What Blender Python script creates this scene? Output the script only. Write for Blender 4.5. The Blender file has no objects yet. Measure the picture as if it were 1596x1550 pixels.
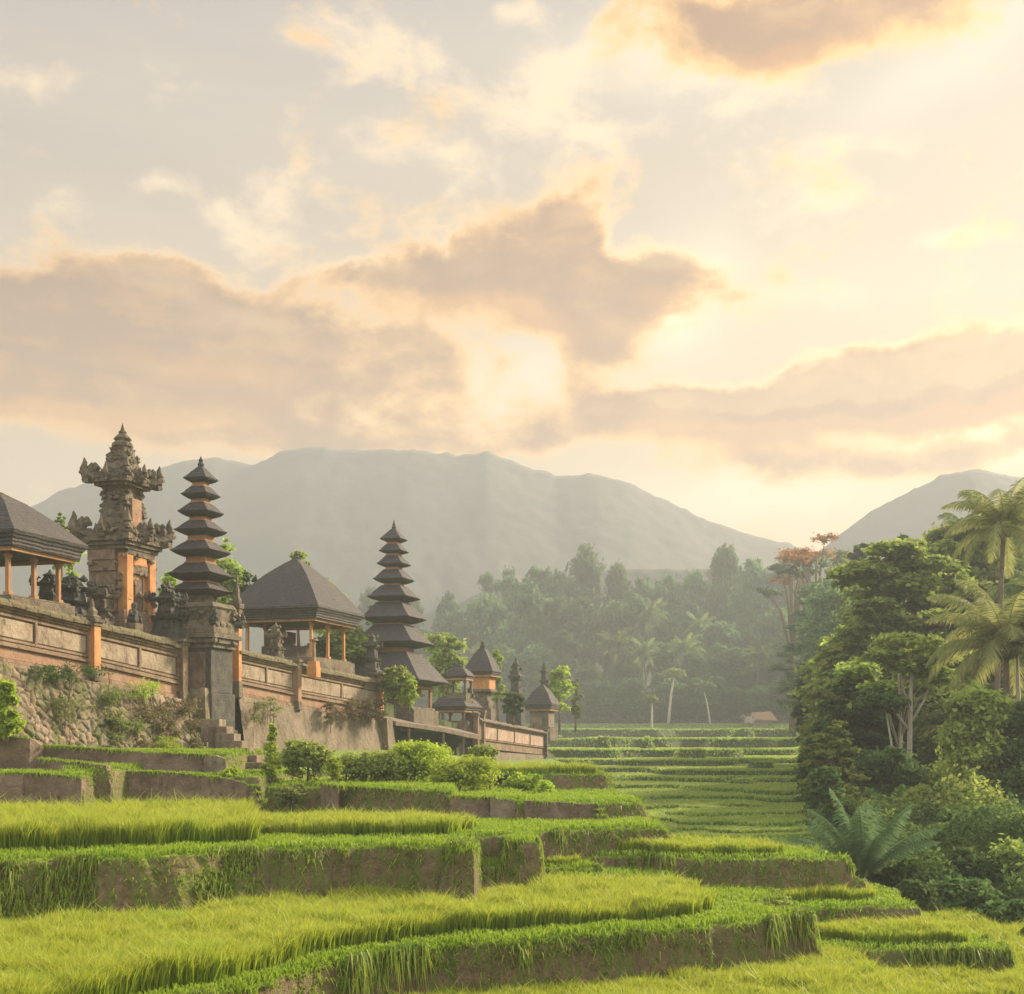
import bpy, math, random
import numpy as np
from mathutils import Vector

# ------------------------------------------------------------------ camera
# The camera stands at the origin and looks along +Y; F is the focal length
# and (CX, HY) the principal column / horizon row in photograph pixels.
F, CX, HY, PW, PH = 2190.0, 798.0, 1165.0, 1596.0, 1550.0
scene = bpy.context.scene
cam_d = bpy.data.cameras.new('camera')
cam = bpy.data.objects.new('camera', cam_d)
scene.collection.objects.link(cam)
cam.location = (0, 0, 0)
cam.rotation_euler = (math.radians(90), 0, 0)
cam_d.sensor_width = 36
cam_d.lens = 36 * F / PW
cam_d.shift_y = (HY - PH / 2) / PW
cam_d.clip_start = 0.1
cam_d.clip_end = 6000
scene.camera = cam
scene.render.resolution_x, scene.render.resolution_y = 1024, 994

scene.view_settings.view_transform = 'Standard'
scene.view_settings.look = 'None'
scene.view_settings.gamma = 1
scene.view_settings.exposure = 1.45
scene.render.engine = 'CYCLES'
cy = scene.cycles
cy.use_denoising = True
cy.max_bounces = 5
cy.diffuse_bounces = 3
cy.glossy_bounces = 1
cy.transmission_bounces = 2
cy.transparent_max_bounces = 4
cy.volume_bounces = 2
cy.caustics_reflective = False
cy.caustics_refractive = False
cy.sample_clamp_indirect = 4

SUN_AZ, SUN_EL = math.radians(47), math.radians(27)

# ------------------------------------------------------------------ node helper
class N:
    """a socket with arithmetic"""
    def __init__(self, nt, s): self.nt, self.s = nt, s
    def op(self, o, *a, clamp=False):
        n = self.nt.nodes.new('ShaderNodeMath'); n.operation = o; n.use_clamp = clamp
        for i, v in enumerate((self,) + a):
            if isinstance(v, N): self.nt.links.new(v.s, n.inputs[i])
            else: n.inputs[i].default_value = v
        return N(self.nt, n.outputs[0])
    def __add__(s, o): return s.op('ADD', o)
    def __sub__(s, o): return s.op('SUBTRACT', o)
    def __mul__(s, o): return s.op('MULTIPLY', o)
    def __truediv__(s, o): return s.op('DIVIDE', o)
    __radd__ = __add__; __rmul__ = __mul__
def rng(nt, v, a, b, c=0.0, d=1.0, smooth=True):
    n = nt.nodes.new('ShaderNodeMapRange'); n.interpolation_type = 'SMOOTHSTEP' if smooth else 'LINEAR'
    nt.links.new(v.s, n.inputs[0])
    for i, k in enumerate((a, b, c, d)): n.inputs[i + 1].default_value = k
    return N(nt, n.outputs[0])
def mixc(nt, f, a, b, mode='MIX'):
    n = nt.nodes.new('ShaderNodeMix'); n.data_type = 'RGBA'; n.blend_type = mode; n.clamp_result = False
    if isinstance(f, N): nt.links.new(f.s, n.inputs[0])
    else: n.inputs[0].default_value = f
    for k, v in ((6, a), (7, b)):
        if isinstance(v, N): nt.links.new(v.s, n.inputs[k])
        else: n.inputs[k].default_value = (*v, 1)
    return N(nt, n.outputs[2])
def noise(nt, vec, scale, detail=4, rough=.55, out=0, dist=0.0):
    n = nt.nodes.new('ShaderNodeTexNoise'); n.inputs['Scale'].default_value = scale
    n.inputs['Detail'].default_value = detail; n.inputs['Roughness'].default_value = rough
    n.inputs['Distortion'].default_value = dist
    if vec is not None: nt.links.new(vec.s, n.inputs['Vector'])
    return N(nt, n.outputs[out])
def scalevec(nt, vec, s):
    n = nt.nodes.new('ShaderNodeMapping'); n.inputs['Scale'].default_value = s
    nt.links.new(vec.s, n.inputs['Vector']); return N(nt, n.outputs[0])
def srgb(r, g, b): return tuple(((c / 255) / 12.92 if c / 255 < .04045 else ((c / 255 + .055) / 1.055) ** 2.4) for c in (r, g, b))

# ------------------------------------------------------------------ sky
world = bpy.data.worlds.new('World'); scene.world = world
world.use_nodes = True
nt = world.node_tree; nt.nodes.clear()
wo = nt.nodes.new('ShaderNodeOutputWorld'); bg = nt.nodes.new('ShaderNodeBackground')
nt.links.new(bg.outputs[0], wo.inputs[0])
SKY_STRENGTH = 0.1
bg.inputs['Strength'].default_value = SKY_STRENGTH
sk = nt.nodes.new('ShaderNodeTexSky'); sk.sky_type = 'NISHITA'; sk.sun_disc = False
sk.sun_elevation = SUN_EL; sk.sun_rotation = SUN_AZ
sk.dust_density = 4; sk.air_density = 1.2
tc = nt.nodes.new('ShaderNodeTexCoord'); dirv = N(nt, tc.outputs['Generated'])
# warp the direction so that the cloud outlines billow
def warp(vec, sc, amp, det=3):
    nz = nt.nodes.new('ShaderNodeTexNoise'); nz.inputs['Scale'].default_value = sc; nz.inputs['Detail'].default_value = det
    nz.inputs['Roughness'].default_value = .6
    nt.links.new(vec.s, nz.inputs['Vector'])
    vs = nt.nodes.new('ShaderNodeVectorMath'); vs.operation = 'SUBTRACT'; vs.inputs[1].default_value = (.5, .5, .5)
    nt.links.new(nz.outputs['Color'], vs.inputs[0])
    vm = nt.nodes.new('ShaderNodeVectorMath'); vm.operation = 'SCALE'; vm.inputs['Scale'].default_value = amp
    nt.links.new(vs.outputs[0], vm.inputs[0])
    va = nt.nodes.new('ShaderNodeVectorMath'); va.operation = 'ADD'
    nt.links.new(vec.s, va.inputs[0]); nt.links.new(vm.outputs[0], va.inputs[1])
    return N(nt, va.outputs[0])
wd = warp(dirv, 9, .05, 6)
sep = nt.nodes.new('ShaderNodeSeparateXYZ'); nt.links.new(wd.s, sep.inputs[0])
sx, sy, sz = (N(nt, sep.outputs[i]) for i in range(3))
az = sx.op('ARCTAN2', sy); el = sz.op('ARCSINE')
sep0 = nt.nodes.new('ShaderNodeSeparateXYZ'); nt.links.new(dirv.s, sep0.inputs[0])
az0 = N(nt, sep0.outputs[0]).op('ARCTAN2', N(nt, sep0.outputs[1])); el0 = N(nt, sep0.outputs[2]).op('ARCSINE')
def angles(x, y):
    X, Z = (x - CX) / F, (HY - y) / F
    return math.atan(X), math.atan(Z / math.hypot(1, X))
def blob(A, x, y, rx, ry, tilt=0.0, a=None, e=None):
    a = a or az; e = e or el
    a0, e0 = angles(x, y)
    dx = (a - a0); dy = (e - e0)
    c, s = math.cos(tilt), math.sin(tilt)
    p = (dx * c + dy * s) * (F / rx); q = (dy * c - dx * s) * (F / ry)
    r2 = p * p + q * q
    return (r2 * -1.0).op('EXPONENT') * A
def total(lst, **k):
    t = None
    for b in lst:
        v = blob(*b, **k); t = v if t is None else t + v
    return t
CL = [  # strength, x, y, rx, ry, tilt
    (1.15, 60, 520, 250, 85, 0), (1.0, 250, 500, 150, 75, -.12), (.95, 440, 560, 190, 55, 0), (.9, 20, 600, 190, 55, 0), (.55, 225, 425, 75, 32, 0),
    (.8, 260, 630, 320, 40, 0), (.7, 420, 500, 110, 50, .1), (.6, 700, 400, 90, 50, 0), (.6, 1000, 450, 120, 60, 0), (.6, 1300, 640, 300, 40, 0),
    (1.1, 870, 350, 75, 55, 0), (1.05, 800, 430, 135, 42, .05), (1.05, 900, 490, 110, 62, 0), (.8, 560, 425, 115, 27, 0), (.9, 1050, 405, 75, 38, -.1), (.75, 940, 570, 75, 42, .2),
    (.55, 640, 520, 60, 60, 0),
    (1.15, 1120, 635, 230, 42, .05), (1.15, 1420, 600, 250, 44, .08), (.7, 860, 675, 85, 22, 0), (.6, 1220, 718, 120, 26, 0), (1.0, 1490, 702, 170, 28, .1), (1.2, 1620, 578, 140, 38, 0),
    (.95, 1170, 45, 170, 60, .05), (.95, 1400, 5, 200, 50, .15),
    (.7, 540, 684, 170, 26, 0), (.55, 260, 690, 130, 20, 0), (.4, 760, 700, 90, 16, 0)]
WISP = [(.6, 380, 335, 80, 55, 0), (.5, 110, 330, 70, 26, 0), (.35, 30, 380, 80, 20, 0), (.6, 840, 150, 75, 50, .3), (.55, 910, 215, 60, 14, 0), (.6, 1060, 165, 90, 50, 0),
    (.5, 600, 90, 120, 50, 0), (.55, 1370, 235, 120, 18, 0), (.55, 1460, 375, 60, 20, 0), (.5, 820, 15, 60, 30, 0), (.5, 860, 90, 80, 30, 0), (.5, 230, 290, 60, 20, .2), (.5, 1200, 160, 110, 35, 0), (.45, 1250, 330, 160, 30, 0), (.4, 700, 250, 180, 40, 0), (.5, 560, 640, 160, 40, 0), (.5, 1330, 470, 150, 30, 0), (.4, 200, 130, 160, 40, .1)]
fb = noise(nt, scalevec(nt, dirv, (1, 1, 1.7)), 13, 8, .58, dist=.3)
fb2 = noise(nt, scalevec(nt, dirv, (1, 1, 2.6)), 3.2, 6, .6)
dens = total(CL)
# outside the photographed window the sky carries ordinary scattered cloud
out = rng(nt, az0.op('ABSOLUTE'), .42, .6) 
gen = rng(nt, fb2, .5, .66) * out * .9
fine = noise(nt, scalevec(nt, wd, (1, 1, 1.6)), 38, 6, .62)
d1 = dens + (fb - .5) * 2.0 + (fine - .5) * .8 + gen
mask = rng(nt, d1, .08, .60)
core = rng(nt, d1, .24, .92)
wd1 = total(WISP) + (fb - .5) * 2.2 + (noise(nt, scalevec(nt, wd, (1, 1, 1.6)), 30, 6, .62) - .5) * .9
wm = rng(nt, wd1, .12, .72) * .85
# the clear air: pale lavender grey high left, cream to the right, amber low
elev = rng(nt, el0, .10, .5, smooth=False)
rgt = rng(nt, az0, -.38, .38)
hi = mixc(nt, rgt, (.66, .61, .57), (.80, .71, .60))
lo = mixc(nt, rgt, (1.25, .80, .33), (1.75, 1.08, .28))
base = mixc(nt, elev.op('POWER', .55), lo, hi)
streak = noise(nt, scalevec(nt, dirv, (1, 1, 7)), 3, 5, .6)
base = mixc(nt, rng(nt, streak, .35, .7) * .35, base, (1.0, .84, .64))
glow = total([(1.1, 1590, 655, 170, 45, 0), (.22, 1480, 100, 200, 50, .45), (.12, 1300, 470, 330, 90, 0), (.45, 1180, 780, 200, 45, 0), (.35, 740, 600, 260, 60, 0), (.4, 1040, 500, 60, 50, .4), (.4, 1090, 440, 70, 70, 0), (.3, 1000, 90, 130, 60, 0)], a=az, e=el)
base = mixc(nt, (glow * .85).op('MINIMUM', 1.0), base, (2.1, 1.9, 1.45))
cc_hi = mixc(nt, rgt, (.50, .245, .08), (.60, .26, .01))
cc_lo = mixc(nt, rgt, (1.15, .52, .02), (1.0, .42, .0))
core_ = rng(nt, d1, .30, .75)
dup = total(CL, a=az + .008, e=el + .014); grad = dens - dup
low = (rng(nt, el0 + (fb2 - .5) * .12, .34, .16) * .22 + rng(nt, grad * -1.0, .0, .55) * .6).op('MINIMUM', 1.0)
lit = rng(nt, grad + (fb - .5) * .5 - core_ * .42, .02, .34)
cc = mixc(nt, low, cc_hi, cc_lo)
lump = noise(nt, scalevec(nt, wd, (1, 1, 2)), 16, 5, .6)
cc = mixc(nt, rng(nt, lump, .42, .7) * .5, cc, (1.25, .68, .16))
rim = mixc(nt, rgt, (1.35, .98, .60), (1.8, 1.35, .70))
thin = mixc(nt, rgt, (1.45, .84, .26), (1.75, 1.02, .18))
cloud = mixc(nt, core, thin, cc)
cloud = mixc(nt, lit * (core * -.75 + 1.0) * .8, cloud, rim)
col = mixc(nt, wm, base, (1.5, 1.15, .74))
col = mixc(nt, mask, col, cloud)
# gentle contrast stretch, because the haze in front of the sky softens it
vm = nt.nodes.new('ShaderNodeVectorMath'); vm.operation = 'SCALE'; nt.links.new(col.s, vm.inputs[0])
vm.inputs['Scale'].default_value = 1.0
con = nt.nodes.new('ShaderNodeGamma'); nt.links.new(vm.outputs[0], con.inputs[0]); con.inputs[1].default_value = 1.18
SKY_GAIN = .282 / SKY_STRENGTH
vm2 = nt.nodes.new('ShaderNodeVectorMath'); vm2.operation = 'SCALE'; vm2.inputs['Scale'].default_value = SKY_GAIN
nt.links.new(con.outputs[0], vm2.inputs[0])
back = rng(nt, az0.op('ABSOLUTE'), .6, 1.9) * rng(nt, el0, -.1, .5, .5, 1.0)  # flat bright rear sky, added as fill for the sides facing the camera
rear_fill = mixc(nt, back, N(nt, vm2.outputs[0]), tuple(k * SKY_GAIN for k in (2.15, 2.15, 2.2)))
fin = mixc(nt, .92, N(nt, sk.outputs[0]), rear_fill)
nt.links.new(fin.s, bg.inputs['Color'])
world.cycles.sampling_method = 'MANUAL'; world.cycles.sample_map_resolution = 512

sun_d = bpy.data.lights.new('sun', 'SUN'); sun = bpy.data.objects.new('sun', sun_d); scene.collection.objects.link(sun)
sun_d.energy = 5.0; sun_d.angle = math.radians(10); sun_d.color = (1.0, .84, .62)
sd = Vector((math.sin(SUN_AZ) * math.cos(SUN_EL), math.cos(SUN_AZ) * math.cos(SUN_EL), math.sin(SUN_EL)))
sun.rotation_euler = sd.to_track_quat('Z', 'Y').to_euler()
HAZE_DENSITY = 0.0009

# ------------------------------------------------------------------ helpers
R = random.Random(7)
NR = np.random.default_rng(11)
def P(x, y, D): return Vector(((x - CX) / F * D, D, (HY - y) / F * D))
def S(px, D): return px / F * D            # pixels to metres at distance D
def link(o, parent=None):
    scene.collection.objects.link(o)
    if parent is not None: o.parent = parent
    return o
def tag(o, label=None, cat=None, group=None, kind=None):
    if label: o['label'] = label
    if cat: o['category'] = cat
    if group: o['group'] = group
    if kind: o['kind'] = kind
    return o
def thing(name, label, cat, loc=(0, 0, 0), rz=0.0, group=None, scale=None):
    o = bpy.data.objects.new(name, None); o.empty_display_size = .2; link(o)
    o.location = loc; o.rotation_euler = (0, 0, rz)
    if scale: o.scale = (scale,) * 3
    return tag(o, label, cat, group)
def copy_tree(o, parent=None):
    c = o.copy(); scene.collection.objects.link(c); c.parent = parent
    for ch in list(o.children): copy_tree(ch, c)
    return c
def np_mesh(name, verts, faces4=None, faces3=None, mat=None, smooth=False, attr=None):
    me = bpy.data.meshes.new(name)
    verts = np.asarray(verts, dtype=np.float32)
    n4 = 0 if faces4 is None else len(faces4); n3 = 0 if faces3 is None else len(faces3)
    me.vertices.add(len(verts)); me.vertices.foreach_set('co', verts.ravel())
    loops = np.concatenate([np.asarray(f, dtype=np.int32).ravel() for f in (faces4, faces3) if f is not None])
    me.loops.add(len(loops)); me.loops.foreach_set('vertex_index', loops)
    me.polygons.add(n4 + n3)
    starts = np.concatenate([np.arange(n4) * 4, n4 * 4 + np.arange(n3) * 3]).astype(np.int32)
    me.polygons.foreach_set('loop_start', starts)
    me.update(calc_edges=True)
    me.polygons.foreach_set('use_smooth', np.full(n4 + n3, smooth))
    if attr is not None:
        for k, v in attr.items():
            a = me.attributes.new(k, 'FLOAT', 'POINT'); a.data.foreach_set('value', np.asarray(v, dtype=np.float32))
    if mat: me.materials.append(mat)
    me.update()
    return me
class MB:
    """collects shapes into one mesh; every shape may pass through a map fn"""
    def __init__(s, fn=None): s.v, s.f, s.fn = [], [], fn
    def add(s, vs, fs):
        k = len(s.v); s.v += [tuple(s.fn(*v)) if s.fn else tuple(v) for v in vs]; s.f += [tuple(i + k for i in f) for f in fs]
    def box(s, x0, x1, y0, y1, z0, z1, tx=0, ty=0):
        s.add([(x0, y0, z0), (x1, y0, z0), (x1, y1, z0), (x0, y1, z0), (x0 + tx, y0 + ty, z1), (x1 - tx, y0 + ty, z1), (x1 - tx, y1 - ty, z1), (x0 + tx, y1 - ty, z1)],
              [(0, 3, 2, 1), (4, 5, 6, 7), (0, 1, 5, 4), (1, 2, 6, 5), (2, 3, 7, 6), (3, 0, 4, 7)])
    def cbox(s, cx, cy, hx, hy, z0, z1, tx=0, ty=None):
        s.box(cx - hx, cx + hx, cy - hy, cy + hy, z0, z1, tx, tx if ty is None else ty)
    def rows(s, cx, cy, prof, ax=1.0, ay=1.0, sub=1, cap=True, jit=0):
        """square section rings: prof = [(half, z), ...] bottom to top"""
        vs, fs = [], []
        m = 4 * sub
        for (h, z) in prof:
            for c in range(4):
                p, q = ((-1, -1), (1, -1), (1, 1), (-1, 1))[c], ((1, -1), (1, 1), (-1, 1), (-1, -1))[c]
                for k in range(sub):
                    t = k / sub
                    vs.append((cx + h * ax * (p[0] * (1 - t) + q[0] * t) + R.uniform(-jit, jit), cy + h * ay * (p[1] * (1 - t) + q[1] * t) + R.uniform(-jit, jit), z + R.uniform(-jit, jit)))
        for i in range(len(prof) - 1):
            for k in range(m): fs.append((i * m + k, i * m + (k + 1) % m, (i + 1) * m + (k + 1) % m, (i + 1) * m + k))
        if cap: fs.append(tuple(range(m))[::-1]); fs.append(tuple(range((len(prof) - 1) * m, len(prof) * m)))
        s.add(vs, fs)
    def lathe(s, cx, cy, prof, n=12):
        vs, fs = [], []
        for (r, z) in prof:
            for k in range(n): a = 2 * math.pi * k / n; vs.append((cx + r * math.cos(a), cy + r * math.sin(a), z))
        for i in range(len(prof) - 1):
            for k in range(n): fs.append((i * n + k, i * n + (k + 1) % n, (i + 1) * n + (k + 1) % n, (i + 1) * n + k))
        fs.append(tuple(range(n))[::-1]); fs.append(tuple(range((len(prof) - 1) * n, len(prof) * n)))
        s.add(vs, fs)
    def tube(s, pts, rad, n=6):
        pts = [Vector(p) for p in pts]; vs, fs = [], []
        for i, p in enumerate(pts):
            d = (pts[min(i + 1, len(pts) - 1)] - pts[max(i - 1, 0)]).normalized()
            a = d.cross(Vector((.31, .17, .93)) if abs(d.z) < .9 else Vector((1, 0, 0))).normalized(); b = d.cross(a)
            for k in range(n):
                t = 2 * math.pi * k / n; q = p + (a * math.cos(t) + b * math.sin(t)) * rad[i]; vs.append(tuple(q))
        for i in range(len(pts) - 1):
            for k in range(n): fs.append((i * n + k, i * n + (k + 1) % n, (i + 1) * n + (k + 1) % n, (i + 1) * n + k))
        fs.append(tuple(range(n))[::-1]); fs.append(tuple(range((len(pts) - 1) * n, len(pts) * n)))
        s.add(vs, fs)
    def build(s, name, mat, parent=None, bevel=0.0, smooth=False):
        me = bpy.data.meshes.new(name); me.from_pydata(s.v, [], s.f); me.materials.append(mat)
        if smooth: me.polygons.foreach_set('use_smooth', [True] * len(me.polygons))
        me.update()
        o = bpy.data.objects.new(name, me); link(o, parent)
        if bevel:
            b = o.modifiers.new('bevel', 'BEVEL'); b.width = bevel; b.segments = 2; b.limit_method = 'ANGLE'
        return o
# value noise for geometry
def _h(ix, iy, seed):
    n = (ix.astype(np.int64) * 374761393 + iy.astype(np.int64) * 668265263 + seed * 1442695041) & 0xffffffff
    n = ((n ^ (n >> 13)) * 1274126177) & 0xffffffff
    return ((n ^ (n >> 16)) & 0xffff) / 65535.0
def vn(x, y, seed=0):
    x = np.asarray(x, float); y = np.asarray(y, float)
    ix, iy = np.floor(x), np.floor(y); fx, fy = x - ix, y - iy
    fx = fx * fx * (3 - 2 * fx); fy = fy * fy * (3 - 2 * fy)
    a, b, c, d = _h(ix, iy, seed), _h(ix + 1, iy, seed), _h(ix, iy + 1, seed), _h(ix + 1, iy + 1, seed)
    return (a * (1 - fx) + b * fx) * (1 - fy) + (c * (1 - fx) + d * fx) * fy
def fbm(x, y, seed=0, o=4):
    t = 0; a = .5; s = 0
    for k in range(o): t = t + a * vn(x * 2 ** k, y * 2 ** k, seed + k * 17); s += a; a *= .5
    return t / s

# ------------------------------------------------------------------ materials
def newmat(name):
    m = bpy.data.materials.new(name); m.use_nodes = True; t = m.node_tree; t.nodes.clear()
    o = t.nodes.new('ShaderNodeOutputMaterial'); b = t.nodes.new('ShaderNodeBsdfPrincipled')
    t.links.new(b.outputs[0], o.inputs[0]); b.inputs['Specular IOR Level'].default_value = .25
    c = t.nodes.new('ShaderNodeTexCoord')
    return m, t, b, N(t, c.outputs['Object']), o
def bump(t, b, h, strength, dist):
    n = t.nodes.new('ShaderNodeBump'); n.inputs['Strength'].default_value = strength; n.inputs['Distance'].default_value = dist
    t.links.new(h.s, n.inputs['Height']); t.links.new(n.outputs[0], b.inputs['Normal'])
def stone(name, c1, c2, stain=(.05, .045, .035), moss=(.09, .10, .03), mossamt=.5, scale=1.5, rough=.9, bd=.05, stainamt=.7, geo=False):
    m, t, b, oc, _ = newmat(name)
    g = N(t, t.nodes.new('ShaderNodeNewGeometry').outputs['Position'])
    a = noise(t, g, scale, 6, .65); d = noise(t, g, scale * 5, 5, .7); e = noise(t, scalevec(t, g, (1, 1, .35)), scale * 1.7, 6, .7, dist=.4)
    col = mixc(t, rng(t, a, .35, .65), c1, c2)
    col = mixc(t, rng(t, d, .45, .75) * .45, col, tuple(min(1, k * 1.5) for k in c2))
    col = mixc(t, rng(t, e, .5, .68) * stainamt, col, stain)
    gn = t.nodes.new('ShaderNodeNewGeometry'); sp = t.nodes.new('ShaderNodeSeparateXYZ'); t.links.new(gn.outputs['True Normal'], sp.inputs[0])
    up = rng(t, N(t, sp.outputs[2]), .1, .8); f = noise(t, g, scale * 2.3, 6, .7)
    mo = (rng(t, f, .42, .6) * up * mossamt + rng(t, f, .56, .7) * (mossamt * .7)).op('MINIMUM', 1.0)
    col = mixc(t, mo, col, moss)
    t.links.new(col.s, b.inputs['Base Color']); b.inputs['Roughness'].default_value = rough
    bump(t, b, d + a * .8 + noise(t, g, scale * 16, 4, .7) * .5, .9, bd)
    return m
M = {}
M['andesite'] = stone('carved_andesite', (.125, .10, .065), (.24, .19, .125), mossamt=.75, scale=1.6, bd=.12, stainamt=.75)
M['dark_stone'] = stone('dark_stone', (.06, .057, .05), (.12, .11, .085), mossamt=.6, scale=2, bd=.1)
M['orange'] = stone('ochre_brick', (.44, .20, .075), (.54, .27, .10), stain=(.3, .12, .05), mossamt=.05, scale=1.2, bd=.02, stainamt=.35)
M['wall'] = stone('wall_plaster', (.19, .125, .075), (.28, .19, .12), stain=(.07, .055, .035), mossamt=.75, scale=1.1, bd=.05, stainamt=.75)
M['panel'] = stone('wall_panel', (.24, .175, .115), (.38, .295, .205), stain=(.10, .075, .05), mossamt=.3, scale=1.0, bd=.06, stainamt=.9)
M['pinkpanel'] = stone('pink_panel', (.36, .24, .18), (.48, .33, .25), stain=(.2, .13, .09), mossamt=.1, scale=.8, bd=.04, stainamt=.7)
M['brick'] = stone('red_brick', (.30, .15, .085), (.33, .21, .13), stain=(.20, .14, .09), mossamt=.25, scale=1.1, bd=.04, stainamt=.75)
M['coping'] = stone('mossy_coping', (.13, .105, .055), (.19, .15, .08), moss=(.11, .12, .03), mossamt=.9, scale=1.8, bd=.06)
M['plaster'] = stone('old_plaster', (.15, .115, .075), (.24, .185, .125), stain=(.08, .065, .04), moss=(.10, .115, .035), mossamt=.8, scale=.8, bd=.08, stainamt=.85)
M['concrete'] = stone('brown_retaining', (.15, .105, .07), (.24, .17, .115), stain=(.075, .055, .04), mossamt=.6, scale=.9, bd=.10, stainamt=.8)
M['wood'] = stone('weathered_wood', (.33, .17, .075), (.40, .22, .10), stain=(.2, .1, .05), mossamt=.0, scale=2, bd=.01, stainamt=.4)
M['dark_wood'] = stone('dark_timber', (.10, .075, .05), (.15, .11, .07), mossamt=.0, scale=2, bd=.02)
M['brownroof'] = stone('brown_tiles', (.16, .12, .085), (.22, .165, .12), mossamt=.2, scale=1.3, bd=.05)
M['white'] = stone('pale_render', (.5, .47, .42), (.6, .57, .52), mossamt=.05, scale=.6, bd=.01, stainamt=.25)
def thatch_mat():
    m, t, b, oc, _ = newmat('ijuk_thatch')
    a = noise(t, scalevec(t, oc, (14, 14, 3)), 1, 5, .7); d = noise(t, oc, 1.3, 5, .6)
    col = mixc(t, rng(t, a, .3, .7), (.050, .044, .041), (.098, .085, .076))
    col = mixc(t, rng(t, d, .5, .75) * .5, col, (.13, .105, .075))
    t.links.new(col.s, b.inputs['Base Color']); b.inputs['Roughness'].default_value = .8
    wv = t.nodes.new('ShaderNodeTexWave'); wv.bands_direction = 'Z'; wv.inputs['Scale'].default_value = 2.2; wv.inputs['Distortion'].default_value = 2.5; wv.inputs['Detail'].default_value = 3
    t.links.new(oc.s, wv.inputs['Vector'])
    bump(t, b, a + N(t, wv.outputs['Fac']) * .5, 1.0, .09)
    return m
M['thatch'] = thatch_mat()
def leaf_mat(name, c1, c2, c3=None, trans=.5, scale=.35, far=False):
    m, t, b, oc, o = newmat(name)
    gn = t.nodes.new('ShaderNodeNewGeometry'); pos = N(t, gn.outputs['Position']); isl = N(t, gn.outputs['Random Per Island'])
    a = noise(t, pos, scale, 4, .6)
    col = mixc(t, rng(t, a, .36, .64), c1, c2)
    col = mixc(t, isl * .55, col, c3 or tuple(k * 1.5 for k in c2))
    oi = t.nodes.new('ShaderNodeObjectInfo'); rn = N(t, oi.outputs['Random'])
    hs = t.nodes.new('ShaderNodeHueSaturation'); t.links.new(col.s, hs.inputs['Color'])
    t.links.new((rn * .025 + .492).s, hs.inputs['Hue']); t.links.new((rn * .5 + .75).s, hs.inputs['Value'])
    t.links.new(hs.outputs[0], b.inputs['Base Color']); b.inputs['Roughness'].default_value = .85
    b.inputs['Specular IOR Level'].default_value = .12
    tr = t.nodes.new('ShaderNodeBsdfTranslucent'); t.links.new(hs.outputs[0], tr.inputs['Color'])
    mx = t.nodes.new('ShaderNodeMixShader'); mx.inputs[0].default_value = trans
    t.links.new(b.outputs[0], mx.inputs[1]); t.links.new(tr.outputs[0], mx.inputs[2]); t.links.new(mx.outputs[0], o.inputs[0])
    return m
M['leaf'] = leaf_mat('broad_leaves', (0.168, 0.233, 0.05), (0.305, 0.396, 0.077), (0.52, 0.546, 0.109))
M['leaf_far'] = leaf_mat('distant_leaves', (.075, .145, .055), (.12, .20, .07), (.17, .24, .08), scale=.12)  # green shifted bluer so the leaf colour carries some distance haze
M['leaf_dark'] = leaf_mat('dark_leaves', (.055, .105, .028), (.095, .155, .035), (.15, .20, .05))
M['leaf_bright'] = leaf_mat('bright_leaves', (0.225, 0.337, 0.032), (0.419, 0.532, 0.048), (0.58, 0.644, 0.08), trans=.45, scale=1.2)
M['leaf_olive'] = leaf_mat('olive_leaves', (.14, .18, .045), (.20, .24, .06), (.28, .29, .09))
M['leaf_dry'] = leaf_mat('dry_climber', (.14, .11, .05), (.21, .17, .08), (.26, .2, .1), trans=.2)
M['leaf_rust'] = leaf_mat('russet_leaves', (.34, .15, .03), (.44, .20, .04), (.50, .26, .06))
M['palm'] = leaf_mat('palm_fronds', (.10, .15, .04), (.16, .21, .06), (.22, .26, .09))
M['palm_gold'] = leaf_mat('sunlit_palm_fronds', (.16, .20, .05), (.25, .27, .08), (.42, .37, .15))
M['palm_young'] = leaf_mat('young_palm_fronds', (.08, .145, .055), (.12, .19, .075), (.18, .26, .11), trans=.4)
def bark(name, c1, c2):
    m, t, b, oc, _ = newmat(name)
    a = noise(t, scalevec(t, oc, (4, 4, 1)), 2, 5, .7)
    t.links.new(mixc(t, rng(t, a, .3, .7), c1, c2).s, b.inputs['Base Color']); b.inputs['Roughness'].default_value = .9
    bump(t, b, a, .6, .04); return m
M['bark'] = bark('brown_bark', (.12, .09, .06), (.22, .17, .11))
M['pale_bark'] = bark('pale_bark', (.38, .33, .25), (.55, .49, .38))
def grass_mat(name, base, mid, tip, trans=.45):
    m, t, b, oc, o = newmat(name)
    at = t.nodes.new('ShaderNodeAttribute'); at.attribute_name = 'h'; h = N(t, at.outputs['Fac'])
    av = t.nodes.new('ShaderNodeAttribute'); av.attribute_name = 'r'; r = N(t, av.outputs['Fac'])
    pos = N(t, t.nodes.new('ShaderNodeNewGeometry').outputs['Position'])
    n = noise(t, pos, .6, 4, .6)
    c = mixc(t, rng(t, h, 0, .55), base, mid); c = mixc(t, rng(t, h, .45, 1), c, tip)
    c = mixc(t, r * .45, c, tuple(k * f for k, f in zip(mid, (.55, .75, .7))))
    c = mixc(t, rng(t, n, .5, .7) * .35, c, tuple(k * f for k, f in zip(mid, (.7, 1.0, .9))))
    t.links.new(c.s, b.inputs['Base Color']); b.inputs['Roughness'].default_value = .55
    tr = t.nodes.new('ShaderNodeBsdfTranslucent'); t.links.new(c.s, tr.inputs['Color'])
    mx = t.nodes.new('ShaderNodeMixShader'); mx.inputs[0].default_value = trans
    t.links.new(b.outputs[0], mx.inputs[1]); t.links.new(tr.outputs[0], mx.inputs[2]); t.links.new(mx.outputs[0], o.inputs[0])
    return m
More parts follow.
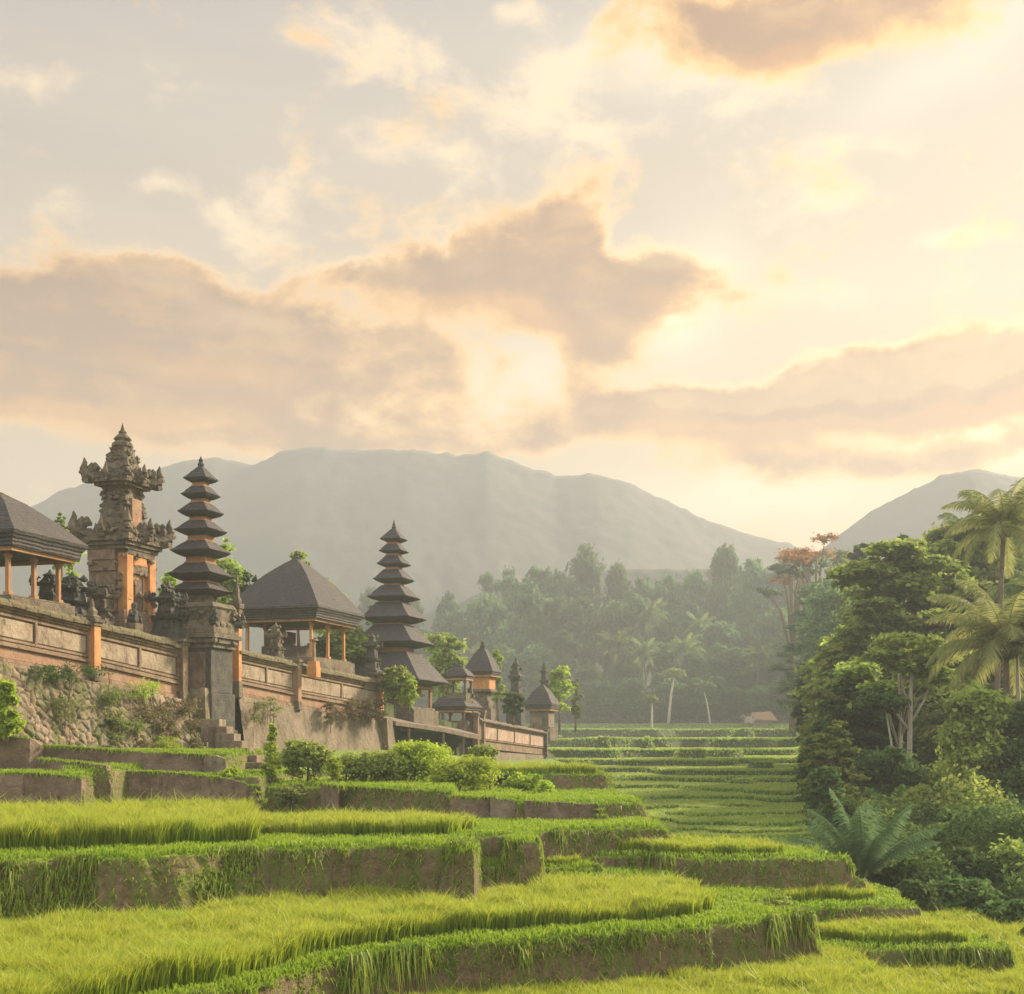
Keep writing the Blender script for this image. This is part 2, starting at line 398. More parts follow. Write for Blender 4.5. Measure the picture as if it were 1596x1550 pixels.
M['rice'] = grass_mat('rice_blades', (.12, .17, .02), (.30, .37, .028), (.47, .48, .06))
M['grass'] = grass_mat('bank_grass', (.12, .19, .02), (.25, .35, .025), (.38, .46, .04))
M['drape'] = grass_mat('hanging_grass', (.26, .34, .04), (.24, .32, .035), (.34, .36, .06))
M['ricefar'] = grass_mat('far_rice_blades', (.09, .15, .03), (.28, .38, .06), (.48, .54, .12))  # dark blade bases paint the shade at the foot of each row
def ground_mat(name, near=True):
    m, t, b, oc, _ = newmat(name)
    gn = t.nodes.new('ShaderNodeNewGeometry'); pos = N(t, gn.outputs['Position'])
    sp = t.nodes.new('ShaderNodeSeparateXYZ'); t.links.new(gn.outputs['Normal'], sp.inputs[0]); nz = N(t, sp.outputs[2])
    flat = rng(t, nz, .62, .88) if near else rng(t, nz, .90, .985)
    a = noise(t, scalevec(t, pos, (1, 1, .4)), .8, 5, .65); d = noise(t, pos, 6, 5, .7); e = noise(t, scalevec(t, pos, (2.2, 2.2, .5)), 1.6, 5, .7)
    earth = mixc(t, rng(t, d, .3, .7), (.12, .085, .042), (.23, .165, .085))
    earth = mixc(t, rng(t, a, .5, .7) * .6, earth, (.12, .095, .05))
    if near: earth = mixc(t, rng(t, e, .43, .58) * .75, earth, (.12, .16, .025))
    else: earth = mixc(t, .8, earth, (.04, .075, .018))  # dark green risers with the shade of each step painted in
    g = mixc(t, rng(t, d, .3, .7), (.14, .20, .02), (.22, .28, .03)) if near else mixc(t, rng(t, d, .3, .7), (.14, .21, .03), (.20, .28, .045))
    t.links.new(mixc(t, flat, earth, g).s, b.inputs['Base Color']); b.inputs['Roughness'].default_value = .95
    bump(t, b, d + noise(t, pos, 25, 4, .7) * .4 + e, 1.0, .09)
    return m
M['ground'] = ground_mat('terrace_earth'); M['paddy'] = ground_mat('paddy_earth', False)
def forest_floor():
    m, t, b, oc, _ = newmat('hill_forest')
    pos = N(t, t.nodes.new('ShaderNodeNewGeometry').outputs['Position'])
    a = noise(t, pos, .02, 6, .6); d = noise(t, pos, .12, 6, .7)
    c = mixc(t, rng(t, a, .35, .65), (.045, .05, .04), (.07, .072, .05)); c = mixc(t, rng(t, d, .4, .7) * .5, c, (.04, .045, .03))
    t.links.new(c.s, b.inputs['Base Color']); b.inputs['Roughness'].default_value = .95
    bump(t, b, d, .3, 2.0); return m
M['hill'] = forest_floor()

# ------------------------------------------------------------------ terrain
def wall_y(px):                      # distance of the temple wall line at a photograph column
    r = (px - CX) / F; t = (20 + 55 * r) / (23 - 75 * r); return 55 + 75 * t
def wall_x(Y): return -20 + (np.asarray(Y) - 55) * 23 / 75
def unproj(z, pts): return [((px - CX) / F * (-z * F / (py - HY)), -z * F / (py - HY)) for px, py in pts]
def atd(pts): return [((px - CX) / F * D, D) for px, D in pts]
LV = []
def level(name, z, pts, xl=None, xr=None, slope=5.0, wob=.9, back=1e9, side=1.3):
    p = sorted(pts); LV.append(dict(name=name, z=z, X=np.array([a for a, b in p]), Y=np.array([b for a, b in p]), xl=-1e3 if xl is None else xl, xr=p[-1][0] if xr is None else xr, slope=slope, wob=wob, back=back, side=side))
level('G1', -5.75, atd([(1100, 28.5), (1425, 29.5), (1800, 30)]), xl=4, xr=16)
level('G0', -5.35, atd([(900, 20), (1300, 20), (1440, 27), (1452, 33)]), xl=-3, xr=8.7, slope=3)
level('A', -4.0, unproj(-4.0, [(-400, 1720), (-100, 1640), (150, 1590), (330, 1553), (500, 1507), (650, 1477), (838, 1462), (1026, 1450), (1180, 1436), (1243, 1425)]), slope=5, side=.5)
level('R2', -5.0, unproj(-5.0, [(1180, 1478), (1370, 1480), (1480, 1483), (1575, 1486)]), xl=5.2, xr=12.3, slope=5)
level('R1', -4.31, unproj(-4.31, [(1190, 1413), (1245, 1415), (1350, 1414), (1440, 1413)]), xl=5.5, slope=4, back=48)
level('B', -2.4, [(-30, 29.6)] + unproj(-2.4, [(0, 1342), (60, 1339), (200, 1336), (360, 1325), (480, 1320), (560, 1317), (640, 1318), (740, 1322)]) + [(-.75, 36)], slope=4.5, side=.35)
level('Bgully', -3.1, [(-2, 36.2), (.3, 36.4)], xl=-2, xr=.3, slope=2)
level('B2', -2.45, atd([(782, 36.6), (842, 36.9)]), xl=-.22, xr=.72, slope=9, wob=.15)
level('Bback', -2.42, atd([(560, 38), (780, 38.5), (850, 40.5), (1010, 42.5)]), xl=-8, xr=4.6, slope=3, back=50)
level('M1', -3.6, unproj(-3.6, [(835, 1371), (930, 1369), (1035, 1367)]), xl=.5, xr=4.6, slope=5)
level('M1b', -3.38, atd([(835, 39.2), (905, 39.6), (935, 39.6)]), xl=.5, xr=2.6, slope=5)
level('Bp', -3.16, unproj(-3.16, [(840, 1334), (1015, 1334), (1040, 1338), (1180, 1337), (1300, 1337)]), xl=.4, slope=5, wob=.5, side=.45, back=44)
level('C1', -.9, atd([(-300, 46.3), (128, 46.4)]), slope=6, wob=.1)
level('C1b', -.72, atd([(110, 47.6), (172, 48)]), xl=-15.5, slope=4, wob=.1)
level('C2', -1.02, atd([(170, 50.4), (405, 50.6)]), xl=-14.6, slope=5, wob=.1)
level('U', -.2, atd([(-300, 53.3), (352, 53.6)]), slope=6, wob=.1)
level('C3', -1.42, atd([(395, 51.3), (500, 51.2), (600, 49), (705, 46.8)]), xl=-9.4, slope=5, wob=.1)
level('C4', -1.72, atd([(700, 46.9), (818, 46.9)]), xl=-2.2, slope=5, wob=.1)
level('C5', -1.82, atd([(810, 46.4), (935, 46.4), (1000, 47.2)]), xl=.2, slope=2.2, wob=.2)
level('C6', -1.1, atd([(690, 58), (850, 58), (944, 58.5)]), xl=-3, slope=4, wob=.3)
_ky = np.linspace(56, 420, 600); _kz = -3.84 + (_ky - 60) * (9.11 / 270)
KK, KZ = (1310 - (HY - F * _kz / _ky)) / 15.5, _kz
_o = np.argsort(KK); KK, KZ = KK[_o], KZ[_o]
def terrain(x, y, noisy=True):
    """height, owner index (-1 = open ground), distance in from the edge of that level"""
    x = np.asarray(x, float); y = np.asarray(y, float)
    v = np.interp(y, [0, 45, 56, 60, 330, 352, 440, 700, 1400], [-7.2, -6.4, -4.3, -3.84, 5.27, 5.6, 20, 34, 40])
    u = x / np.maximum(y, 8)
    right = np.maximum(u - .20, 0) * y
    nz = (fbm(x / np.maximum(y * .065, 3.5), np.log(np.maximum(y, 20)) * 8, 3, 3) - .5) * 3.8 * np.interp(y, [150, 290], [1, .10]) + (fbm(x / 7, y / 5, 9, 2) - .5) * .3
    rowpx = HY - F * v / np.maximum(y, 20)
    s = (1310 - rowpx) / 15.5 + nz * 1.0; fr = s - np.floor(s); k_ = np.floor(s)
    st = np.clip((fr - .90) / .10, 0, 1); st = st * st * (3 - 2 * st)
    vq = np.interp(k_ + st + .06 * fr, KK, KZ)
    fade = np.clip((y - 50) / 4, 0, 1) * np.clip((334 - y) / 8, 0, 1)
    h = v * (1 - fade) + vq * fade
    h = h + np.minimum(right, 120) * np.interp(y, [0, 60, 120], [.02, .10, .14]) * 1.0
    edge = fade * np.where(fr < .90, fr / .90, 2)          # position on a paddy step, 0 = front
    own = np.full(x.shape, -1); dd = edge * 1.0
    n1 = (fbm(x * .42, y * .42, 21, 4) - .5) * 2.6; n2 = (fbm(x * 3, y * 3, 31, 3) - .5)
    for i, L in enumerate(LV):
        f = np.interp(x, L['X'], L['Y'])
        d = np.minimum(np.minimum(y - f, (x - L['xl']) * L['side']), (L['xr'] - x) * L['side']) + n1 * L['wob'] * .5 + n2 * .35 * min(1, L['wob'] * 2.5)
        d = np.minimum(d, L['back'] - y)
        sl = L['slope'] * (.35 + 1.1 * fbm(x * .5, y * .5, 41 + i, 3)) * (np.interp(x, [-10, -6.2, -5.2], [.36, .45, 1.0]) if L['name'] == 'B' else 1.0)
        z = L['z'] - np.maximum(-d, 0) * sl - .10 * np.exp(-np.maximum(d, 0) / .12) 
        k = z > h; h = np.where(k, z, h); own = np.where(k, i, own); dd = np.where(k, d, dd)
    # apron and platform of the temple
    Y = y; wx = wall_x(Y); s_ = x - wx
    foot = np.interp(Y, [40, 60, 75, 95, 112, 130, 150], [-4, .0, -.1, -.1, -.9, -1.75, -5])
    apron = foot - np.maximum(s_, 0) * .14 - np.maximum(s_ - 6, 0) * 1.2
    cop = np.interp(Y, [44, 47, 55, 92, 112, 130, 138, 160], [-3, 4.6, 4.9, 3.4, 1.6, .6, -1, -4])
    plat = np.where(s_ < -.9, cop, -99)
    ap = np.where((Y > 54) & (Y < 150), apron, -99)
    z = np.maximum(ap, plat); k = z > h
    h = np.where(k, z, h); own = np.where(k, -2, own); dd = np.where(k, 5, dd)
    if noisy: h = h + (fbm(x * 2.2, y * 2.2, 5, 3) - .5) * .09
    return h, own, dd
def grid_obj(name, us, ys, mat, kind='structure', lower=0.0):
    U, Y = np.meshgrid(us, ys); X = U * Y
    Z = terrain(X, Y)[0] - lower
    n, m = len(ys), len(us)
    idx = np.arange(n * m).reshape(n, m)
    f = np.stack([idx[:-1, :-1], idx[:-1, 1:], idx[1:, 1:], idx[1:, :-1]], -1).reshape(-1, 4)
    me = np_mesh(name, np.stack([X, Y, Z], -1).reshape(-1, 3), f, mat=mat, smooth=True)
    o = bpy.data.objects.new(name, me); link(o); tag(o, kind=kind); return o
grid_obj('terrace_ground', np.arange(-.60, .60, .0014), np.concatenate([np.arange(13, 44, .05), np.arange(44, 62.01, .09)]), M['ground'])
grid_obj('rice_paddies', np.arange(-.62, .8, .0022), 62 * np.exp(np.linspace(0, math.log(337 / 62), 620)), M['paddy'])
# wide ground sheet under and around the detailed terraces
gx = np.concatenate([np.arange(-1400, -200, 60), np.arange(-200, 200, 8), np.arange(200, 1401, 60)])
gy = np.concatenate([np.arange(-300, 0, 60), np.arange(0, 354, 6), np.arange(354, 1480, 40)])
GX, GY = np.meshgrid(gx, gy); GZ = np.where(GY < 13, -7.2, terrain(GX, np.maximum(GY, 13))[0])
inside = (GY > 6) & (GY < 350) & (np.abs(GX) < .66 * GY + 8)
GZ = np.where(inside, np.minimum(GZ - 2.0, -7.5), GZ - .05)
n, m = GX.shape; idx = np.arange(n * m).reshape(n, m)
me = np_mesh('ground', np.stack([GX, GY, GZ], -1).reshape(-1, 3), np.stack([idx[:-1, :-1], idx[:-1, 1:], idx[1:, 1:], idx[1:, :-1]], -1).reshape(-1, 4), mat=M['hill'], smooth=True)
tag(link(bpy.data.objects.new('ground', me)), kind='structure')

def ridge(name, D, pts, front, back, rough, seed):
    xs = [a for a, b in pts]; x0, x1 = xs[0], xs[-1]
    uu = np.linspace(x0, x1, 420); vv = np.concatenate([np.linspace(-1, 0, 70), np.linspace(.04, 1, 24)])
    zr = (HY - np.interp(uu, xs, [b for a, b in pts])) / F * D
    UU, VV = np.meshgrid(uu, vv); ZR = np.broadcast_to(zr, UU.shape)
    DY = D + np.where(VV < 0, VV * front, VV * back)
    X = (UU - CX) / F * (D + (DY - D) * .55)
    prof = np.where(VV < 0, (1 + VV) ** 1.15, (1 - VV) ** 1.3)
    Z = ZR * prof - 5
    amp = ZR * rough * np.clip(np.abs(VV) * 2.2, 0.0, 1) * np.clip((1 - np.abs(VV)) * 4, 0, 1)
    Z = Z + (fbm(X / 60 + 4, DY / 170, seed, 5) - .5) * 2 * amp + (fbm(X / 7, DY / 9, seed + 5, 3) - .5) * 3.0 * np.clip((1 - np.abs(VV)) * 5, 0, 1)
    n, m = X.shape; idx = np.arange(n * m).reshape(n, m)
    me = np_mesh(name, np.stack([X, DY, Z], -1).reshape(-1, 3), np.stack([idx[:-1, :-1], idx[:-1, 1:], idx[1:, 1:], idx[1:, :-1]], -1).reshape(-1, 4), mat=M['hill'], smooth=True)
    tag(link(bpy.data.objects.new(name, me)), kind='structure')
ridge('mountain', 900, [(-700, 1000), (-300, 900), (-100, 850), (30, 788), (100, 752), (170, 733), (230, 726), (290, 704), (340, 700), (395, 712), (440, 692), (480, 684), (560, 690), (640, 689), (720, 697), (760, 692), (800, 708), (865, 729), (930, 726), (980, 741), (1040, 769), (1100, 799), (1160, 819), (1230, 836), (1310, 870), (1420, 930), (1600, 1010)], 330, 300, .03, 3)
ridge('hill', 820, [(1100, 960), (1200, 900), (1290, 835), (1340, 796), (1400, 760), (1460, 731), (1510, 718), (1596, 730), (1720, 700), (1900, 740), (2300, 860), (2700, 1000)], 300, 280, .04, 8)
ridge('foothill', 600, [(200, 1080), (420, 1010), (600, 960), (700, 922), (800, 894), (900, 878), (980, 866), (1060, 872), (1200, 868), (1300, 888), (1500, 900), (1800, 1000)], 150, 180, .03, 13)

# ------------------------------------------------------------------ grass and rice
def blades(name, x, y, z, h, w, lean, kindmat, dirx=None, diry=None, hang=None):
    n = len(x)
    a = NR.uniform(0, 2 * math.pi, n)
    bx, by = np.cos(a), np.sin(a)
    # blade widths face roughly any direction; the lean gives the arch
    la = NR.uniform(0, 2 * math.pi, n); lx, ly = np.cos(la) * lean * h, np.sin(la) * lean * h
    if dirx is not None: lx = lx + dirx * h; ly = ly + diry * h
    hz = h if hang is None else h * hang
    V = np.empty((n, 5, 3), np.float32)
    V[:, 0] = np.stack([x - bx * w, y - by * w, z - .03], -1); V[:, 1] = np.stack([x + bx * w, y + by * w, z - .03], -1)
    mx, my, mz = x + lx * .35, y + ly * .35, z + hz * .62
    if hang is not None: mz = z + h * np.maximum(hang, .25) * .75
    V[:, 2] = np.stack([mx + bx * w * .8, my + by * w * .8, mz], -1); V[:, 3] = np.stack([mx - bx * w * .8, my - by * w * .8, mz], -1)
    V[:, 4] = np.stack([x + lx, y + ly, z + hz * .98], -1)
    k = np.arange(n) * 5
    q = np.stack([k, k + 1, k + 2, k + 3], -1); t = np.stack([k + 3, k + 2, k + 4], -1)
    hh = np.tile(np.array([0, 0, .6, .6, 1.0]), n); rr = np.repeat(NR.random(n), 5)
    me = np_mesh(name, V.reshape(-1, 3), q, t, mat=kindmat, attr={'h': hh, 'r': rr})
    o = bpy.data.objects.new(name, me); link(o); return o
LI = {L['name']: i for i, L in enumerate(LV)}
def band(own, d, x, y):
    """crop height at a point, 0 where none grows"""
    h = np.zeros(x.shape)
    px = x / y * F + CX + (fbm(x * .8, y * .8, 19, 3) - .5) * 110
    def put(nm, m, hh): 
        nonlocal h
        h = np.where((own == LI[nm]) & m, hh, h)
    put('A', (d > 1.25), .62)
    put('B', (px < 375) & (d > 1.9) & (y < 43.5), .80)
    put('B', (px >= 375) & (px < 735) & (y > 37.4 - (px - 375) * .001) & (y < 41.5) & (d > .25), .58)
    put('Bback', (px < 700) & (y < 41.5), .5)
    put('Bp', (d > .75) & (px < 1262) & (d < 3.2), .50)
    put('M1b', d > .6, .35)
    put('R1', d > 1.2, .45); put('R2', (d > 1.1), .5)
    put('G0', (d > .5), .55); put('G1', d > .8, .5)
    put('C6', d > .4, .45)
    return h
Yc = 14 * np.exp(NR.random(4200000) * math.log(62 / 14)); Uc = NR.uniform(-.43, .43, Yc.size)
Xc = Uc * Yc; Zc, Oc, Dc = terrain(Xc, Yc)
ch = band(Oc, Dc, Xc, Yc)
patch = fbm(Xc * .5, Yc * .5, 77, 3)
keep = (ch > 0) & (NR.random(Yc.size) < .60)
x, y, z = Xc[keep], Yc[keep], Zc[keep]; h = ch[keep] * (.50 + .7 * fbm(x * 1.1, y * 1.1, 61, 4)) * NR.uniform(.65, 1.12, x.size) * (.85 + .3 * vn(x * 4, y * 4, 8))
tall_ = NR.random(x.size) < .035
h = np.where(tall_, h * 1.32, h)
ric = blades('rice_crop', x, y, z, h, (.006 + .00022 * y) * NR.uniform(.7, 1.5, x.size), np.where(tall_, .75, .27), M['rice'])
tag(ric, 'dense yellow green rice standing on the near terraces', 'rice', kind='stuff')
# short bank grass on the paths, patchy on the risers, hanging over the edges
onr = Oc >= 0; d = Dc
gp = fbm(Xc * .8, Yc * .8 + Zc * .0, 99, 4); gp2 = fbm(Xc * 2.6, Yc * .7, 88, 3)
wallish = np.isin(Oc, [LI[k] for k in ('C1', 'C1b', 'C2', 'U')])
p = np.where(d > .12, .20, np.where(d > -.10, .42 * np.clip((fbm(Xc * 1.5, Yc * 1.5, 45, 3) - .3) * 4, .1, 1), np.where(gp2 > .60, .20, np.where(gp > .56, .14, .015))))
p = np.where((Oc == LI['B']) & (Xc < -5.6) & (d < .1) & (gp > .5), .14, p); p = np.where((ch > 0), 0, p); p = np.where(onr, p, np.where(Oc == -2, .12, np.where(Yc < 58, .1, 0)))
keep = NR.random(Yc.size) < p * .62
x, y, z, d = Xc[keep], Yc[keep], Zc[keep], Dc[keep]; o_ = Oc[keep]
edge = (d < .12) & (o_ >= 0)
h = np.where(edge, NR.uniform(.10, .34, x.size), NR.uniform(.05, .16, x.size)) * (.6 + .8 * fbm(x, y, 55, 2))
onris = (d < -.12) & (o_ >= 0)
h = np.where(onris, NR.uniform(.08, .30, x.size), h)
sag = np.where(edge | onris, -.75, 0) * NR.uniform(.4, 1, x.size)
hang = np.where(edge, NR.uniform(-.5, .7, x.size), np.where(onris, NR.uniform(-1.0, .35, x.size), 1.0))
gr = blades('bank_grass', x, y, z, h * np.where(edge, 1.25, 1.1), (.007 + .00022 * y) * NR.uniform(.6, 1.5, x.size), .45, M['grass'], dirx=np.zeros(x.size), diry=sag, hang=hang)
# long drapes of grass falling over the lips in bunches
bun = fbm(Xc * .75, Yc * .75, 123, 3) + .12 * (fbm(Xc * 5, Yc * 5, 124, 2) - .5); leftB = (Oc == LI['B']) & (Xc < -5.4)
kd = (Oc >= 0) & (((np.abs(Dc) < .10) & (bun > .54)) | (leftB & (Dc < .1) & (bun > .42))) & (NR.random(Yc.size) < np.where(leftB, .22, .55)) & (Yc < 46)
x, y, z = Xc[kd], Yc[kd], Zc[kd]; L_ = NR.uniform(.15, .75, x.size) * np.where(leftB[kd], .7, np.clip((bun[kd] - .50) * 9, .3, 1.2))
dr_ = blades('draping_grass', x, y - .02, z + .05, L_, np.full(x.size, .012) + .0003 * y, .22, M['drape'], dirx=np.zeros(x.size), diry=-NR.uniform(.25, .6, x.size), hang=NR.uniform(-1.0, .1, x.size))
tag(dr_, 'long lime green grass hanging in bunches over the brown terrace banks', 'grass', kind='stuff')
tag(gr, 'short bright green grass on the terrace paths and hanging over the banks', 'grass', kind='stuff')
# paddies across the valley
Yf = 43 * np.exp(NR.random(800000) * math.log(340 / 43)); Uf = NR.uniform(-.12, .26, Yf.size); Xf = Uf * Yf
Zf, Of, Ef = terrain(Xf, Yf)
keep = (Of == -1) & (Uf < .215) & (((Ef > .0) & ((Ef < 1.5) | (NR.random(Yf.size) < .35))) | (Yf < 60) | (Yf > 330)) & (NR.random(Yf.size) < .85)
x, y, z, e = Xf[keep], Yf[keep], Zf[keep], Ef[keep]
h = .20 * np.clip(y / 110, 1, 1.7) * NR.uniform(.7, 1.15, x.size) * (.6 + .8 * fbm(x / 6, y / 4, 15, 2))
fr_ = blades('valley_rice', x, y, z, h, .0009 * y, .45, M['ricefar'])
tag(fr_, 'soft green rice covering the stepped paddies across the valley', 'rice', kind='stuff')

# ------------------------------------------------------------------ temple
RZ = -math.atan2(23, 75)                       # every temple piece is square to the wall
def off(px, D, n):                              # point on a column px at distance D moved n metres out of the wall
    pass
def at(px, py, D): return P(px, py, D)

# --- the carved boundary wall, segment by segment -----------------------------
def wall_frame(px1, px2, D1=None, D2=None):
    D1 = D1 or wall_y(px1); D2 = D2 or wall_y(px2)
    a = Vector(((px1 - CX) / F * D1, D1, 0)); b = Vector(((px2 - CX) / F * D2, D2, 0))
    return a, b, D1, D2
def segment(label, px1, px2, t1, t2, b1, b2, npan, D1=None, D2=None, pmat='panel', coping='coping', brick=True, name='wall_segment', group='carved boundary wall segments', thick=.45, seed=0):
    a, b, D1, D2 = wall_frame(px1, px2, D1, D2)
    zt1, zt2, zb1, zb2 = (HY - t1) / F * D1, (HY - t2) / F * D2, (HY - b1) / F * D1, (HY - b2) / F * D2
    base = Vector((a.x, a.y, zb1)); d = (b - a); L = d.length; u = d.normalized(); nn = Vector((u.y, -u.x, 0))
    root = thing(name, label, 'wall', base, 0, group)
    H = (zt1 - zb1)
    def mp(s, n, v):                             # s along in metres, n outwards, v 0..1 up
        k = s / L; zb = zb1 * (1 - k) + zb2 * k; zt = zt1 * (1 - k) + zt2 * k
        p = u * s + nn * n; return (p.x, p.y, zb + (zt - zb) * v - zb1)
    m = MB(mp); m.box(0, L, -thick, 0, 0, .86); m.build('body', M['wall'], root)
    m = MB(mp)
    k = max(2, int(L / .8))
    for i in range(k):                           # worn cap stones
        s0, s1 = L * i / k, L * (i + 1) / k; j = R.uniform(-.012, .012)
        m.box(s0 + .004, s1 - .004, -thick - .30, .34, .875 + j, .94 + j); m.box(s0 + .004, s1 - .004, -thick - .16, .20, .94 + j, 1.0 + j, 0, .08)
    m.build('coping', M[coping], root, bevel=.03)
    m = MB(mp); m.box(0, L, -.02, .22, .838, .874); m.box(0, L, -.02, .13, .80, .836); m.box(0, L, -.02, .06, .775, .798)
    m.build('cornice', M['wall'], root, bevel=.015)
    if brick:
        m = MB(mp); m.box(0, L, -.02, .05, .12, .285); m.build('brick_band', M['brick'], root, bevel=.02)
        m = MB(mp); m.box(0, L, -.02, .17, .29, .325); m.box(0, L, -.02, .10, .325, .36); m.box(0, L, -.02, .12, .06, .115); m.box(0, L, -.02, .2, 0, .057)
        m.build('plinth', M['wall'], root, bevel=.02)
    v0, v1 = (.40, .745) if brick else (.30, .78)
    g = .30
    w = (L - g) / npan
    m = MB(mp)
    for i in range(npan + 1):
        s0 = g * .5 + i * w - .09; m.box(s0, s0 + .18, -.02, .105, v0 - .03, v1 + .03)
    for i in range(npan):
        s0, s1 = g * .5 + i * w + .09, g * .5 + (i + 1) * w - .09
        m.box(s0 + .003, s1 - .003, -.02, .10, v1 - .012, v1 + .028); m.box(s0 + .003, s1 - .003, -.02, .10, v0 - .028, v0 + .012)
    m.build('panel_frame', M['wall'], root, bevel=.025)
    for i in range(npan):
        s0, s1 = g * .5 + i * w + .16, g * .5 + (i + 1) * w - .16
        m = MB(mp); m.box(s0, s1, -.02, .045, v0 + .035, v1 - .035); m.build('panel', M[pmat], root, bevel=.03)
    return root
WB = 'carved temple wall segment'
segment(WB + ' under the left pavilion, with two wide tan panels and red band', -150, 139, 893, 966, 1012, 1062, 3)
segment(WB + ' between the orange pillar and the dark stone gate tower', 147, 278, 968, 1000, 1066, 1096, 2)
segment(WB + ' just right of the dark gate tower, with a mossy top', 366, 458, 1010, 1031, 1088, 1106, 2)
segment(WB + ' whose two grey panels sit left of the leafy tree', 464, 590, 1033, 1060, 1108, 1128, 2)
segment('lowest pinkish wall segment at the far right end of the temple beside the paddies', 745, 849, 1119, 1140, 1166, 1177, 4, brick=False, pmat='pinkpanel', coping='brownroof')

def pillar(label, px, top, bot, mat, w=.42, finial=True, D=None, out=.22):
    D = (D or wall_y(px)) - .15; p = P(px, bot, D); h = S(bot - top, D)
    root = thing('wall_pillar', label, 'pillar', p, RZ, 'pillars along the temple wall')
    m = MB(); m.cbox(out - .2, 0, w * .55, w * .5, 0, h * .80); m.build('shaft', M[mat], root, bevel=.02)
    m = MB(); m.cbox(out - .2, 0, w * .7, w * .65, -.003, h * .10); m.cbox(out - .2, 0, w * .62, w * .57, h * .10, h * .16)
    m.build('foot', M['andesite'], root, bevel=.02)
    m = MB(); m.cbox(out - .2, 0, w * .66, w * .62, h * .80, h * .85); m.cbox(out - .2, 0, w * .8, w * .76, h * .852, h * .90); m.build('capital', M['andesite'], root, bevel=.02)
    if finial:
        m = MB(); m.rows(out - .2, 0, [(w * .5, h * .90), (w * .55, h * .94), (w * .3, h * .97), (w * .36, h * 1.02), (w * .14, h * 1.08), (w * .16, h * 1.12), (.02, h * 1.2)])
        m.build('finial', M['andesite'], root, bevel=.02)
    return root
pillar('bright orange wall pillar standing directly below the split gate horns', 143, 955, 1062, 'orange', w=.5)
pillar('stone wall pillar squeezed against the left side of the gate tower', 281, 985, 1096, 'wall', w=.5, finial=False)
pillar('tall slim ochre pillar on the sunlit right edge of the dark gate tower', 369, 925, 1088, 'orange', w=.34)
pillar('weathered pillar in the middle of the wall below the big pavilion', 461, 1020, 1107, 'brick', w=.45, finial=False)
pillar('ochre corner pillar at the right end of the wall, left of the leafy tree', 589, 1040, 1128, 'orange', w=.55, finial=False)
for k, (px, t, b) in enumerate([(742, 1103, 1182), (752, 1100, 1178)]):
    pillar(['left one', 'right one'][k] + ' of the paired thin pillars where the low far wall begins', px, t, b, 'wall', w=.34, finial=False)
pillar('end pillar of the far low wall, touching the rice paddies', 849, 1132, 1180, 'dark_stone', w=.45, finial=False)

# --- rubble retaining wall below the carved wall ---------------------------------
def rubble(label, px1, px2, t1, t2, b1, b2, outn=.5, mat=None, name='stone_wall', lean=.5, stones=True):
    a, b, D1, D2 = wall_frame(px1, px2)
    zt1, zt2, zb1, zb2 = (HY - t1) / F * D1, (HY - t2) / F * D2, (HY - b1) / F * D1, (HY - b2) / F * D2
    d = b - a; L = d.length; u = d.normalized(); nn = Vector((u.y, -u.x, 0))
    ns, nv = int(L / .045), int((zt1 - zb1) / .045)
    s = np.linspace(0, L, ns); v = np.linspace(0, 1, nv); Sg, Vg = np.meshgrid(s, v)
    k = Sg / L; zb = zb1 * (1 - k) + zb2 * k; zt = zt1 * (1 - k) + zt2 * k; Zg = zb + (zt - zb) * Vg
    if stones:                                    # cellular stones
        cs = .50; best = np.full(Sg.shape, 9.); sec = np.full(Sg.shape, 9.)
        wx_, wz_ = Sg / cs + (fbm(Sg * 1.5, Zg * 1.5, 5) - .5), Zg / cs * 1.25 + (fbm(Sg * 1.5, Zg * 1.5, 6) - .5)
        for i in (-1, 0, 1):
            for j in (-1, 0, 1):
                cx_, cz_ = np.floor(wx_) + i, np.floor(wz_) + j
                dx = cx_ + _h(cx_, cz_, 3) - wx_; dz = cz_ + _h(cx_, cz_, 4) - wz_
                dd = np.sqrt(dx * dx + dz * dz); sec = np.minimum(sec, np.maximum(best, dd)); best = np.minimum(best, dd)
        rel = np.clip((sec - best) / .35, 0, 1); disp = .11 * np.sqrt(rel) * (.4 + 1.1 * fbm(Sg * 1.2, Zg * 1.2, 10)) + .14 * fbm(Sg * 4, Zg * 4, 8, 5)
    else: disp = .10 * fbm(Sg * .8, Zg * .8, 12) + .03 * fbm(Sg * 5, Zg * 5, 13)
    nn_ = outn + lean * (1 - Vg) + disp
    X = a.x + u.x * Sg + nn.x * nn_; Y = a.y + u.y * Sg + nn.y * nn_
    base = np.array([a.x, a.y, zb1])
    V = np.stack([X, Y, Zg], -1)
    top = np.stack([a.x + u.x * s - nn.x * .3, a.y + u.y * s - nn.y * .3, zt[0] if False else (zt1 * (1 - s / L) + zt2 * s / L)], -1)[None]
    V = np.concatenate([V, top], 0)
    sideb = V[:, -1] * 1.0; sideb[:, 0] -= nn.x * (outn + 1); sideb[:, 1] -= nn.y * (outn + 1)
    V = np.concatenate([V, sideb[:, None]], 1)
    n, m = V.shape[:2]; idx = np.arange(n * m).reshape(n, m)
    f = np.stack([idx[:-1, :-1], idx[:-1, 1:], idx[1:, 1:], idx[1:, :-1]], -1).reshape(-1, 4)
    me = np_mesh(name, V.reshape(-1, 3) - base, f, mat=mat, smooth=True)
    o = bpy.data.objects.new(name, me); link(o); o.location = base
    tag(o, label, 'wall'); return o
